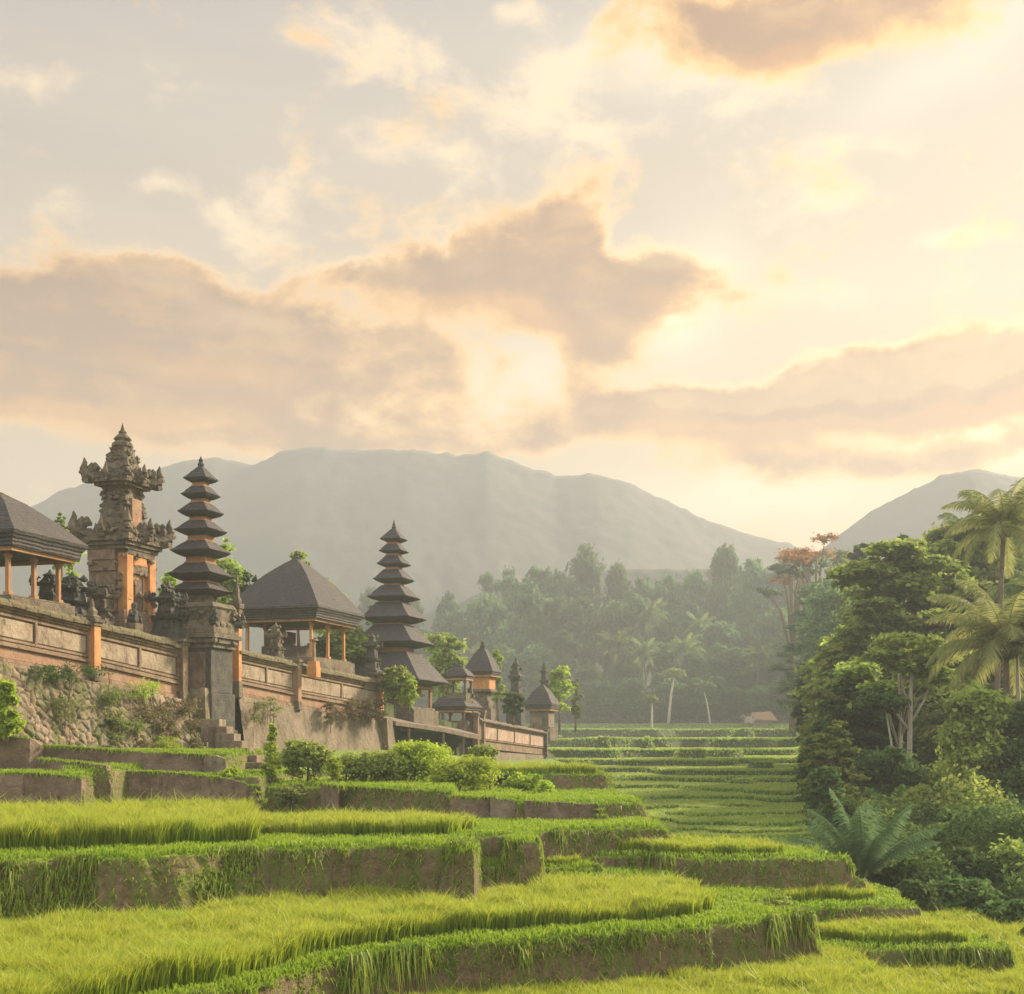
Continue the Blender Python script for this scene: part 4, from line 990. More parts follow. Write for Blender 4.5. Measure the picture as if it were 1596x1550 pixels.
# tiny hut with pale tin and red roof under the forest
D = 334.0; p = P(1186, 1131, D); r_ = thing('field_hut', 'tiny collapsed field hut with reddish roof at the far edge of the paddies', 'hut', p, .3, None, 1.05)
m = MB(); m.add([(-3.4, -1.4, 1.4), (3.4, -1.4, 1.2), (2.6, .2, 3.2), (-2.2, .2, 2.9), (3.4, 1.8, 1.3), (-3.4, 1.8, 1.4), (-3.4, -1.4, 1.2), (3.4, -1.4, 1.0), (2.6, .2, 3.0), (-2.2, .2, 2.7), (3.4, 1.8, 1.1), (-3.4, 1.8, 1.2)],
      [(0, 1, 2, 3), (3, 2, 4, 5), (7, 6, 9, 8), (8, 9, 11, 10), (0, 6, 7, 1), (5, 4, 10, 11), (1, 7, 8, 2), (2, 8, 10, 4), (0, 3, 9, 6), (3, 5, 11, 9)]); m.build('roof', M['brick'], r_)
m = MB(); m.box(-2.6, 2.4, -1, 1.4, -1, 1.5); m.build('wall', M['plaster'], r_)
m = MB(); m.add([(-5.0, -1.5, .6), (-2.6, -1.6, .4), (-1.9, -1.3, 2.2), (-4.2, -1.2, 1.9), (-5.0, -1.3, .6), (-2.6, -1.4, .4), (-1.9, -1.1, 2.2), (-4.2, -1.0, 1.9)], [(0, 1, 2, 3), (7, 6, 5, 4), (0, 4, 5, 1), (1, 5, 6, 2), (2, 6, 7, 3), (3, 7, 4, 0)]); m.build('tin_sheet', M['panel'], r_)

# ------------------------------------------------------------------ trees and plants
def leaf_cloud(blobs, n, size, name, mat, flat=.35, shell=.72, clump=.28, per=26, aspect=1.8, up=.8, seed=0):
    """blobs: (x, y, z, rx, ry, rz). Leaves sit in small clumps spread over every blob"""
    g = np.random.default_rng(seed)
    B = np.array(blobs, float); vol = (B[:, 3] * B[:, 4] + B[:, 3] * B[:, 5]) ; w = vol / vol.sum()
    nc = max(4, n // per); bi = g.choice(len(B), nc, p=w)
    dr = g.normal(size=(nc, 3)); dr /= np.linalg.norm(dr, axis=1)[:, None]; dr[:, 2] = np.where(g.random(nc) < .75, np.abs(dr[:, 2]), dr[:, 2])
    rad = shell + (1 - shell) * g.random(nc); rad = np.where(g.random(nc) < .22, g.random(nc) * shell, rad)
    c = B[bi, :3] + dr * B[bi, 3:] * rad[:, None]
    cr = B[bi, 3:].mean(1) * clump * g.uniform(.6, 1.3, nc)
    k = np.repeat(np.arange(nc), per); N_ = len(k)
    o = g.normal(size=(N_, 3)) * .55 * cr[k][:, None]; o[:, 2] *= flat / .5 * .6
    p = c[k] + o
    s = size * g.uniform(.6, 1.35, N_)
    nrm = g.normal(size=(N_, 3)) * .75 + dr[k] * .5; nrm[:, 2] += up; nrm /= np.linalg.norm(nrm, axis=1)[:, None]
    t = np.cross(nrm, g.normal(size=(N_, 3))); t /= np.linalg.norm(t, axis=1)[:, None]; b = np.cross(nrm, t)
    t = t * (s * .5 * aspect)[:, None]; b = b * (s * .5)[:, None]
    V = np.stack([p - t, p - t * .1 - b, p + t, p - t * .1 + b], 1).reshape(-1, 3)
    q = np.arange(N_ * 4).reshape(N_, 4)
    return np_mesh(name, V, q, mat=mat)
def tree_meshes(kind, h, r, n, size, mat, bark_='bark', seed=0, trunk_r=.22):
    g = random.Random(seed); blobs = []; m = MB()
    if kind == 'round':
        k = g.randint(9, 13)
        for i in range(k):
            a = g.uniform(0, 6.28); e = g.random(); rr = r * (.25 + .45 * g.random()) ; z = h * (.42 + .46 * e); d = (r - rr) * (1 - max(0, e - .45) * 1.3) * g.uniform(.5, 1)
            blobs.append((math.cos(a) * d, math.sin(a) * d, z, rr, rr, rr * .75))
        blobs.append((0, 0, h * .84, r * .45, r * .45, h * .14)); blobs.append((0, 0, h * .5, r * .8, r * .8, h * .28)); blobs.append((0, 0, h * .28, r * .6, r * .6, h * .2))
    elif kind == 'tall':
        for i in range(15):
            a = g.uniform(0, 6.28); e = i / 14; rr = r * (.52 - .14 * e) * g.uniform(.7, 1.25); z = h * (.18 + .74 * e); d = r * .6 * (1 - e * .45) * g.uniform(.4, 1.2)
            blobs.append((math.cos(a) * d, math.sin(a) * d, z, rr, rr, rr * .9))
    elif kind == 'umbrella':
        for i in range(11):
            a = i * 2.4 + g.uniform(-.4, .4); e = g.random(); d = r * (.25 + .72 * math.sqrt(e)); z = h * (.97 - .22 * (d / r) ** 1.5 - .10 * g.random())
            blobs.append((math.cos(a) * d, math.sin(a) * d, z, r * .30 * g.uniform(.8, 1.2), r * .30, h * .018))
    elif kind == 'layered':
        for i in range(30):
            e = (i + .5) / 30; a = i * 2.39996; d = r * (1 - .75 * abs(e - .35) ** 1.2 * 1.4) * g.uniform(.35, .85); z = h * (.14 + .82 * e)
            rr = r * g.uniform(.34, .5) * (1.15 - .4 * e); blobs.append((math.cos(a) * d, math.sin(a) * d, z, rr, rr, rr * .42))
    elif kind == 'shrub':
        for i in range(8):
            a = g.uniform(0, 6.28); d = r * g.uniform(.1, .55); rr = r * g.uniform(.35, .55); blobs.append((math.cos(a) * d, math.sin(a) * d, h * g.uniform(.35, .7), rr, rr, h * .32))
        blobs.append((0, 0, h * .45, r * .7, r * .7, h * .45))
    elif kind == 'column':
        for i in range(7): blobs.append((g.uniform(-.2, .2) * r, g.uniform(-.2, .2) * r, h * (.1 + .13 * i), r * (.85 - .07 * i), r * (.85 - .07 * i), h * .13))
    top = h * (.8 if kind != 'shrub' else .5)
    bend = [(g.uniform(-.02, .02) * h, g.uniform(-.02, .02) * h) for _ in range(3)]
    pts = [(0, 0, -h * .12), (bend[0][0], bend[0][1], top * .3), (bend[1][0], bend[1][1], top * .65), (0, 0, top)]
    m.tube(pts, [trunk_r * 1.4, trunk_r, trunk_r * .75, trunk_r * .3], 7)
    for (x, y, z, a, b, c) in blobs[::1 if kind == 'umbrella' else 2]:
        z0 = min(z, h * .95) * (.45 if kind in ('umbrella',) else .6); k = z0 / top; m.tube([(0, 0, z0), (x * .45, y * .45, z0 + (z - z0) * .7), (x * .95, y * .95, z - c * .3)], [trunk_r * .5, trunk_r * .33, trunk_r * .12], 5)
    cr = leaf_cloud(blobs, n, size, 'crown', M[mat], seed=seed, flat=.5 if kind != 'layered' else .3, clump={'umbrella': .45, 'layered': .34}.get(kind, .30), up={'layered': 1.4, 'umbrella': 2}.get(kind, .7))
    me = bpy.data.meshes.new('trunk'); me.from_pydata(m.v, [], m.f); me.materials.append(M[bark_]); me.polygons.foreach_set('use_smooth', [True] * len(me.polygons)); me.update()
    return cr, me
def put_tree(name, meshes, loc, label, cat='tree', group=None, s=(1, 1, 1), rz=None):
    root = thing(name, label, cat, loc, R.uniform(0, 6.28) if rz is None else rz, group); root.scale = s
    cr = bpy.data.objects.new('crown' if cat != 'shrub' else 'foliage', meshes[0]); link(cr, root)
    tr = bpy.data.objects.new('trunk' if cat != 'shrub' else 'stem', meshes[1]); link(tr, root)
    return root
def frond(V, Q, base, az_, el0, L, droop, wid, nl, g, sparse=1.0):
    """one feather frond: rachis plus drooping leaflets"""
    d = np.array([math.cos(az_), math.sin(az_)]); side = np.array([-d[1], d[0], 0])
    p = np.array(base, float); ang = el0; pts = [p.copy()]; tg = []
    ns = 12
    for i in range(ns):
        t = np.array([d[0] * math.cos(ang), d[1] * math.cos(ang), math.sin(ang)]); tg.append(t)
        p = p + t * (L / ns); pts.append(p.copy()); ang -= droop / ns * (.5 + 1.2 * i / ns)
    tg.append(tg[-1])
    def quad(a, b, c, d_): k = len(V); V.extend([a, b, c, d_]); Q.append((k, k + 1, k + 2, k + 3))
    for i in range(ns):
        r0 = .035 * (1 - i / ns) + .008; quad(pts[i] - side * r0, pts[i] + side * r0, pts[i + 1] + side * r0, pts[i + 1] - side * r0)
        u = np.array([0, 0, r0]); quad(pts[i] - u, pts[i] + u, pts[i + 1] + u, pts[i + 1] - u)
    for j in range(nl):
        e = .12 + .86 * j / nl; f = e * ns; i = min(int(f), ns - 1); q = pts[i] + (pts[i + 1] - pts[i]) * (f - i); t = tg[i]
        l = wid * math.sin(math.pi * min(1, e * .9 + .12)) ** .6 * g.uniform(.8, 1.1)
        for s in (-1, 1):
            if g.random() > sparse: continue
            o = side * s * .75 + t * .55 + np.array([0, 0, -.35 - .5 * g.random() * e]); o = o / np.linalg.norm(o)
            w = t * (L / nl * .42)
            mid = q + o * l * .55; tip = q + o * l + np.array([0, 0, -.18 * l])
            k = len(V); V.extend([q - w * .6, q + w * .6, mid + w, mid - w]); Q.append((k, k + 1, k + 2, k + 3))
            k = len(V); V.extend([mid - w, mid + w, tip + w * .15, tip - w * .15]); Q.append((k, k + 1, k + 2, k + 3))
def palm_meshes(h, L, nf, mat='palm', seed=0, nl=34, wid=.75, lean=.06, tr=.16, upright=False):
    g = random.Random(seed); V, Q = [], []
    top = np.array([lean * h, lean * .4 * h, h])
    for i in range(nf):
        az_ = i * 2.39996 + g.uniform(-.2, .2); k = i / nf
        el_ = (1.45 - 1.5 * k) if not upright else (1.5 - .72 * k); el_ += g.uniform(-.12, .12)
        frond(V, Q, top, az_, el_, L * g.uniform(.85, 1.08), (1.5 + .5 * k) if not upright else .45 + .75 * k, wid, nl, g)
    cr = np_mesh('crown', np.array(V), np.array(Q), mat=M[mat])
    m = MB(); m.tube([(0, 0, -1.5), (lean * .15 * h, 0, h * .3), (lean * .55 * h, lean * .2 * h, h * .7), tuple(top)], [tr * 1.6, tr, tr * .9, tr * .8], 8)
    for i in range(7):
        a = i * 2.4; m.rows(top[0] + math.cos(a) * .28, top[1] + math.sin(a) * .28, [(.02, top[2] - .55), (.14, top[2] - .4), (.13, top[2] - .25), (.02, top[2] - .12)])
    me = bpy.data.meshes.new('trunk'); me.from_pydata(m.v, [], m.f); me.materials.append(M['bark']); me.polygons.foreach_set('use_smooth', [True] * len(me.polygons)); me.update()
    return cr, me
def gz_at(x, y): return float(terrain(np.array([x]), np.array([y]))[0][0])

# --- hazy forest across the paddies: unit trees, scaled per place ---------------------------
TM = {
    'round': [tree_meshes('round', 10, 4.2, 7500, .34, 'leaf_far', seed=s) for s in (1, 2, 3, 4)],
    'tall': [tree_meshes('tall', 10, 2.6, 5500, .30, 'leaf_far', seed=s) for s in (5, 6, 7)],
    'umbrella': [tree_meshes('umbrella', 10, 6.0, 4200, .26, 'leaf_far', 'bark', seed=s, trunk_r=.16) for s in (8, 9)],
    'palm': [palm_meshes(7.2, 2.9, 20, 'palm', seed=s, nl=16, wid=.62, tr=.11) for s in (10, 11)],
}
WORD = {'round': 'rounded', 'tall': 'slim tall', 'umbrella': 'flat-topped', 'palm': 'coconut'}
def forest(name, group, rowtxt, items, D, jit=6, scale_w=1.0):
    cnt = {}
    ordn = ['first', 'second', 'third', 'fourth', 'fifth', 'sixth', 'seventh', 'eighth', 'ninth', 'tenth', 'eleventh', 'twelfth', 'thirteenth', 'fourteenth', 'fifteenth', 'sixteenth', 'seventeenth', 'eighteenth', 'nineteenth', 'twentieth']
    for i, (kind, px, top, wpx) in enumerate(sorted(items, key=lambda t: t[1])):
        d = D + R.uniform(-jit, jit); x = (px - CX) / F * d; z = gz_at(x, d) - .4
        h = (HY - top) / F * d - z
        ms = TM[kind][i % len(TM[kind])]
        base_w = {'round': 8.8, 'tall': 5.4, 'umbrella': 13.5, 'palm': 5.2}[kind]
        sw = S(wpx, d) / base_w; hh = h / (10.2 if kind != 'palm' else 9.3)
        if kind == 'palm': sw = max(sw, hh * .8)
        k = cnt[kind] = cnt.get(kind, 0) + 1
        lab = f"{ordn[k - 1]} {WORD[kind]} {'palm' if kind == 'palm' else 'tree'} from the left {rowtxt}"
        put_tree('palm_tree' if kind == 'palm' else 'forest_tree', ms, (x, d, z), lab, 'palm' if kind == 'palm' else 'tree', group, (sw, sw, hh))
forest('b', 'trees along the hazy skyline', 'on the hazy skyline ridge of the valley forest', [
    ('umbrella', 776, 864, 72), ('round', 700, 918, 62), ('round', 800, 905, 52), ('round', 840, 876, 90), ('round', 912, 863, 86), ('round', 960, 886, 60), ('round', 1000, 892, 70), ('round', 1040, 905, 80), ('round', 1128, 858, 74), ('round', 1172, 862, 84),
    ('round', 1225, 880, 90), ('round', 1085, 900, 84), ('round', 1255, 900, 90), ('round', 872, 900, 90), ('round', 755, 940, 80), ('round', 640, 935, 60), ('round', 575, 925, 60)], 432, 8)
forest('m', 'trees in the middle of the valley forest', 'in the middle band of the valley forest', [
    ('round', 650, 985, 80), ('round', 705, 950, 90), ('round', 760, 935, 95), ('round', 822, 920, 105), ('tall', 868, 930, 60), ('round', 905, 925, 100), ('round', 958, 945, 85), ('tall', 990, 930, 60), ('palm', 1018, 925, 60), ('round', 1045, 960, 90), ('tall', 1078, 938, 56), ('palm', 1095, 950, 60),
    ('round', 1120, 975, 95), ('round', 1165, 985, 90), ('round', 1212, 955, 95), ('tall', 600, 990, 60)], 392)
forest('f', 'trees at the near edge of the valley forest', 'along the near edge of the valley forest', [
    ('round', 690, 1030, 70), ('palm', 735, 1000, 60), ('round', 780, 1000, 80), ('round', 838, 1010, 90), ('tall', 880, 985, 60), ('round', 915, 1040, 66), ('palm', 952, 975, 80), ('round', 975, 1030, 70), ('palm', 1010, 990, 76), ('tall', 1035, 1010, 50), ('palm', 1062, 985, 70), ('round', 1085, 1020, 84),
    ('tall', 1118, 1000, 50), ('round', 1150, 1015, 90), ('palm', 1178, 1000, 60), ('round', 1205, 1030, 80), ('round', 1242, 1010, 90), ('tall', 1228, 985, 60)], 360)
forest('s', 'low trees at the edge of the paddies', 'of the low row right behind the paddies', [
    ('round', 893, 1070, 56), ('tall', 918, 1060, 40), ('round', 945, 1066, 60), ('round', 985, 1060, 64), ('round', 1015, 1075, 56), ('round', 1045, 1064, 66), ('round', 1085, 1062, 60), ('tall', 1118, 1050, 40), ('round', 1142, 1068, 60), ('round', 1180, 1072, 60), ('round', 1215, 1066, 60), ('round', 1250, 1055, 66), ('round', 865, 1078, 50), ('round', 835, 1082, 50)], 343, 2)
# pale bare stems standing in front of the dark forest
def stem(label, px, top, bot, D, w=.16, fork=False, name='bare_tree', cat='tree', pal='pale_bark', crown=None, lean=0):
    p = P(px, bot, D); h = S(bot - top, D); root = thing(name, label, cat, p, 0)
    m = MB(); m.tube([(0, 0, -1.2), (lean * .3 * h, 0, h * .35), (lean * .6 * h, .05, h * .7), (lean * h, 0, h)], [w * 1.2, w, w * .8, w * .4], 7)
    if fork:
        for a, b, c in fork: m.tube([(lean * a * h, 0, h * a), (b * h * .5, .1, h * (a + (c - a) * .4)), (b * h, .2, h * c)], [w * .6, w * .45, w * .2], 6)
    o = m.build('trunk', M[pal], root, smooth=True)
    if crown: link(bpy.data.objects.new('crown', leaf_cloud(*crown[0], **crown[1])), root)
    return root
stem('thin pale palm stem with drooping brown top rising from the paddies', 1016, 1092, 1160, 270, .26, crown=(([(0, 0, 8.3, 1.6, 1.6, 1.0)], 500, .35, 'crown', M['leaf_olive']), dict(seed=4)))
stem('curved pale trunk leaning right in front of the dark forest centre', 1041, 1055, 1132, 335, .34, lean=.12, crown=(([(1.3, 0, 12, 3.4, 2.6, 1.8)], 900, .4, 'crown', M['leaf_olive']), dict(seed=5)))
stem('slanting thin pale trunk just left of the field hut', 1108, 1078, 1132, 335, .22, lean=-.2, crown=(([(-1.4, 0, 8.6, 2.4, 2, 2)], 700, .4, 'crown', M['leaf_far']), dict(seed=6)))

# --- flat-topped tree against the sunset, and the trees round it ------------------------------
def single(name, kind, px, top, bot, wpx, D, n, size, mat, label, bark_='bark', seed=0, tr=None, cat='tree', group=None):
    p = P(px, bot, D); h = S(bot - top, D); r = S(wpx, D) / 2
    return put_tree(name, tree_meshes(kind, h, r, n, size, mat, bark_, seed, tr or max(.08, h * .016)), p, label, cat, group, rz=0)
single('albizia_tree', 'umbrella', 1272, 806, 1120, 150, 250, 5200, .34, 'leaf_rust', 'flat-topped tree with russet top branches against the bright sunset gap', seed=21)
single('albizia_tree', 'umbrella', 1235, 838, 1115, 110, 260, 3600, .34, 'leaf_far', 'lower grey green flat-topped tree just left of the russet one', seed=22)
single('forest_tree', 'round', 1300, 852, 1130, 120, 235, 9000, .42, 'leaf_far', 'hazy grey green tree directly beneath the russet flat top', seed=23)
single('forest_tree', 'layered', 1268, 900, 1140, 130, 215, 11000, .40, 'leaf_far', 'wide drooping hazy tree at the left end of the right hand forest', seed=24)
single('forest_tree', 'round', 1300, 985, 1190, 110, 140, 9000, .36, 'leaf', 'bright olive tree bulging over the right end of the paddies', seed=25)
single('forest_tree', 'round', 1262, 1030, 1180, 60, 150, 4000, .34, 'leaf_dark', 'small dark tree at the top right corner of the paddies', seed=26)
# --- the right hand wood -----------------------------------------------------------------------
single('forest_tree', 'layered', 1395, 832, 1245, 235, 100, 46000, .36, 'leaf', 'large broad tree with layered green foliage filling the left of the near wood', seed=31, tr=.4)
single('forest_tree', 'round', 1480, 880, 1250, 190, 104, 24000, .34, 'leaf', 'full green tree between the big layered tree and the palms', seed=32)
single('forest_tree', 'tall', 1345, 835, 1100, 80, 150, 7000, .36, 'leaf_far', 'tall dull green tree peeping over the left shoulder of the layered tree', seed=33)
single('forest_tree', 'tall', 1402, 822, 1100, 50, 150, 5000, .34, 'leaf_far', 'narrow dark tree top breaking the skyline above the layered tree', seed=34)
single('forest_tree', 'round', 1455, 812, 1150, 90, 125, 8000, .34, 'leaf_far', 'skyline tree between the layered tree and the tall top right palm', seed=35)
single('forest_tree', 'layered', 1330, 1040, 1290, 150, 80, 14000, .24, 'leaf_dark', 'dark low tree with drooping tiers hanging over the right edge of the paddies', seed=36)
single('forest_tree', 'layered', 1300, 1120, 1310, 100, 70, 9000, .20, 'leaf', 'small leaning tree with arching foliage beside the lower paddies', seed=37)
single('forest_tree', 'umbrella', 1400, 1000, 1250, 190, 78, 12000, .20, 'leaf', 'spreading tree with flat yellow green canopy over the white trunks', 'pale_bark', seed=38, tr=.12)
single('forest_tree', 'round', 1560, 960, 1300, 200, 92, 22000, .30, 'leaf_olive', 'brownish olive tree behind the drooping palm at the right edge', seed=39)
single('forest_tree', 'round', 1500, 1080, 1320, 170, 84, 18000, .26, 'leaf_olive', 'shaded olive tree under the drooping palm fronds', seed=40)
for i, (kd, px, top, bot, w, D, n, mat, lab) in enumerate([
    ('round', 1290, 900, 1180, 110, 190, 9000, 'leaf_far', 'hazy round tree filling the gap left of the layered tree'),
    ('round', 1350, 880, 1200, 130, 128, 12000, 'leaf', 'green tree behind the left shoulder of the large layered tree'),
    ('round', 1430, 860, 1200, 130, 135, 11000, 'leaf_far', 'soft green tree just behind the top of the layered tree'),
    ('round', 1515, 835, 1200, 120, 130, 11000, 'leaf_far', 'soft green tree behind the trunk of the tallest palm'),
    ('round', 1590, 830, 1200, 130, 128, 11000, 'leaf_far', 'background tree at the right edge behind the tallest palm'),
    ('round', 1320, 975, 1250, 120, 105, 12000, 'leaf', 'green tree at the left foot of the large layered tree'),
    ('round', 1450, 985, 1270, 150, 88, 15000, 'leaf', 'full bushy green tree directly above the forked white trunk'),
    ('round', 1380, 1080, 1300, 120, 82, 12000, 'leaf_dark', 'dark tree in the shade behind the white trunks'),
    ('round', 1545, 1080, 1330, 150, 78, 14000, 'leaf_olive', 'dim olive tree behind the trunk of the golden palm'),
    ('round', 1620, 1060, 1330, 130, 80, 10000, 'leaf', 'green tree low at the right edge beyond the pale trunk'),
    ('round', 1285, 1060, 1260, 80, 100, 7000, 'leaf', 'rounded green tree on the right rim of the highest visible paddies'),
    ('round', 1272, 1140, 1300, 60, 82, 5000, 'leaf_dark', 'small dark rounded tree on the right rim halfway down the paddies')]):
    single('forest_tree', kd, px, top, bot, w, D, n, .30 if D > 95 else .24, mat, lab, seed=300 + i)
for i, (kd, px, top, bot, w, D, n, mat, lab) in enumerate([
    ('round', 1500, 796, 1200, 150, 112, 15000, 'leaf', 'big green skyline tree behind the crown left of the tallest palm'),
    ('round', 1580, 772, 1200, 160, 114, 15000, 'leaf', 'highest green tree at the right edge behind the tallest palm'),
    ('layered', 1455, 835, 1220, 150, 108, 16000, 'leaf', 'tiered green tree overlapping the right side of the large layered tree'),
    ('round', 1525, 1075, 1290, 130, 66, 13000, 'leaf', 'green tree standing in front of the golden palm trunk'),
    ('round', 1605, 1085, 1290, 110, 65, 11000, 'leaf_dark', 'shady tree at the right edge in front of the pale cut off trunk'),
    ('round', 1530, 905, 1250, 150, 98, 15000, 'leaf_olive', 'olive gold tree between the two big palms')]):
    single('forest_tree', kd, px, top, bot, w, D, n * (1 if D > 90 else 2), .34 if D > 90 else .17, mat, lab, seed=340 + i)
single('forest_tree', 'round', 1640, 860, 1300, 200, 110, 18000, .34, 'leaf', 'green tree cut off by the right picture edge under the tall palm', seed=41)
stem('slender forked white trunk tree standing tallest in the right hand wood', 1415, 1020, 1262, 76, .15, fork=((.5, -.22, .92), (.55, .20, .9), (.62, -.06, 1.05)), lean=.03, crown=(([(-1.6, 0, 8.2, 1.6, 1.5, .5), (1.6, 0, 8.2, 1.5, 1.4, .5), (0, 0, 9.0, 1.9, 1.5, .5)], 3200, .18, 'crown', M['leaf']), dict(seed=7)))
stem('thin leaning white stem just left of the forked white trunk', 1402, 1110, 1262, 75, .08, lean=-.14, crown=(([(-1.0, 0, 5.6, 1.3, 1.2, .6)], 1200, .18, 'crown', M['leaf_dark']), dict(seed=8)))
stem('thin pale stem curving left under the olive tree', 1492, 1165, 1262, 74, .06, lean=-.18, crown=(([(-.6, 0, 3.6, 1.2, 1.1, .6)], 900, .18, 'crown', M['leaf_olive']), dict(seed=9)))
stem('pale trunk of a cut off tree at the far right edge', 1590, 1020, 1235, 70, .14, lean=-.02, crown=(([(0, 0, 7.4, 1.8, 1.5, 1.0)], 1500, .2, 'crown', M['leaf_olive']), dict(seed=10)))
def palm(label, px, top, bot, D, L, nf, mat, seed, nl=34, wid=.8, upright=False, lean=.04, up=.55, tr=.17):
    p = P(px, bot, D); h = S(bot - top, D) 
    return put_tree('palm_tree', palm_meshes(h, L, nf, mat, seed, nl, wid, lean, tr, upright), p, label, 'palm', None, rz=0)
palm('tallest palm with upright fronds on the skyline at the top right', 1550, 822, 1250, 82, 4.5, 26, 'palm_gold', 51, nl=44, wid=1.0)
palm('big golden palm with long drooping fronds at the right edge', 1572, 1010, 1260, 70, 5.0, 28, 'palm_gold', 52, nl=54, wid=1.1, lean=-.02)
palm('smaller palm whose crown shows left of the tallest palm', 1492, 835, 1200, 110, 3.4, 18, 'palm', 53, nl=30, wid=.9)
palm('palm crown half hidden behind the golden palm fronds', 1610, 930, 1260, 88, 4.4, 20, 'palm', 54, nl=36, wid=.9)
palm('young stemless palm with upright fronds growing below the wood beside the terraces', 1345, 1370, 1392, 49, 3.35, 20, 'palm_young', 55, nl=56, wid=.62, upright=True, lean=0)
# --- dark undergrowth of the ravine ------------------------------------------------------------
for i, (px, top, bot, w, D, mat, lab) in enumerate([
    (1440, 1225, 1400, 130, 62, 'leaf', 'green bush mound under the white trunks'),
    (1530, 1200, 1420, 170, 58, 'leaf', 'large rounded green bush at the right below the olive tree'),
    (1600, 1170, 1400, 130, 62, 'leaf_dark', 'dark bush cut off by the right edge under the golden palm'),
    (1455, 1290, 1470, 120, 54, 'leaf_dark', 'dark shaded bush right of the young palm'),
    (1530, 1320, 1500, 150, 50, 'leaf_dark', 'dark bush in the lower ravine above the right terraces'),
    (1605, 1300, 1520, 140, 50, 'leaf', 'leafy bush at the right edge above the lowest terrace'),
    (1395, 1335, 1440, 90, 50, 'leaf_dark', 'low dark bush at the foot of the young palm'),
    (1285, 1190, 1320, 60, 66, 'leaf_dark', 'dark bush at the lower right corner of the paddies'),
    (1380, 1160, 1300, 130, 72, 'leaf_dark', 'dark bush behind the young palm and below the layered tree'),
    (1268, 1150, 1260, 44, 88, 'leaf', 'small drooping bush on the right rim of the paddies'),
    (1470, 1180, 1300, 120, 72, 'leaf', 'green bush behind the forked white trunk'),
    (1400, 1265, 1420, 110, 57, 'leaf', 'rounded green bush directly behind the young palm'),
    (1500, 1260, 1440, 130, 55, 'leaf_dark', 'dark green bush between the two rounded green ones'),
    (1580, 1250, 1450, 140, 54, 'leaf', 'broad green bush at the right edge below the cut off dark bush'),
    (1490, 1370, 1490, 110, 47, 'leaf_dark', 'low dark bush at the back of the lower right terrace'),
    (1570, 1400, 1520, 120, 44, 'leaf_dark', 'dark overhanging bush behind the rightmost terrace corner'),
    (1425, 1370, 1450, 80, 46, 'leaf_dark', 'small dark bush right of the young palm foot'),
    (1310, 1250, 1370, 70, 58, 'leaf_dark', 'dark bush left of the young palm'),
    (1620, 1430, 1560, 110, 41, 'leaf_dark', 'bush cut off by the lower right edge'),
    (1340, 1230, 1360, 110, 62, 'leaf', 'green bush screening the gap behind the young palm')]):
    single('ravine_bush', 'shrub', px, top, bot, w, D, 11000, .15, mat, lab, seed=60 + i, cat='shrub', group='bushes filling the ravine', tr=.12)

# --- trees behind the temple wall ----------------------------------------------------------------
for a in [
    ('tall', 96, 795, 900, 34, 92, 1800, .16, 'leaf', 'slender dark tree top between the left pavilion roof and the carved gate'),
    ('round', 112, 822, 930, 40, 90, 1800, .16, 'leaf_bright', 'bright green tree top beside the slender one left of the gate'),
    ('round', 352, 832, 990, 66, 96, 4200, .22, 'leaf', 'leafy tree top showing right of the narrow meru tower'),
    ('round', 385, 885, 1010, 60, 97, 3200, .22, 'leaf_dark', 'darker tree tucked between the narrow meru and the big pavilion roof'),
    ('round', 264, 885, 960, 34, 85, 1600, .16, 'leaf_bright', 'small bright green tree between the gate and the narrow meru'),
    ('round', 466, 858, 1000, 62, 100, 3600, .24, 'leaf', 'tree crown rising behind the peak of the big pavilion'),
    ('round', 512, 900, 1020, 70, 105, 2600, .24, 'leaf', 'low tree whose branch tips reach right over the pavilion roof'),
    ('round', 545, 975, 1060, 110, 100, 7000, .22, 'leaf', 'dense green tree mass under the right eave of the big pavilion'),
    ('round', 500, 1000, 1060, 70, 96, 3500, .2, 'leaf_dark', 'dark shrubby tree behind the orange offering box'),
    ('round', 690, 985, 1110, 90, 130, 5000, .28, 'leaf', 'pale green tree right of the wide meru roofs'),
    ('round', 590, 925, 1060, 40, 140, 2200, .28, 'leaf_far', 'faint hazy tree between the pavilion and the wide meru'),
    ('tall', 775, 1010, 1110, 26, 128, 1600, .20, 'leaf_bright', 'thin sunlit tree right of the small square shrine'),
    ('round', 872, 1040, 1130, 50, 150, 2600, .26, 'leaf_bright', 'bright green tree behind the thatched hut'),
    ('tall', 897, 1055, 1132, 26, 158, 1400, .26, 'leaf_olive', 'small yellowish tree at the left end of the paddies'),
    ('round', 800, 1075, 1125, 44, 120, 2200, .2, 'leaf_dark', 'dark bushy tree among the small carved shrines'),
]:
    single('garden_tree', a[0], a[1], a[2], a[3], a[4], a[5], a[6], a[7], a[8], a[9], seed=int(a[1]), group='trees growing inside the temple')
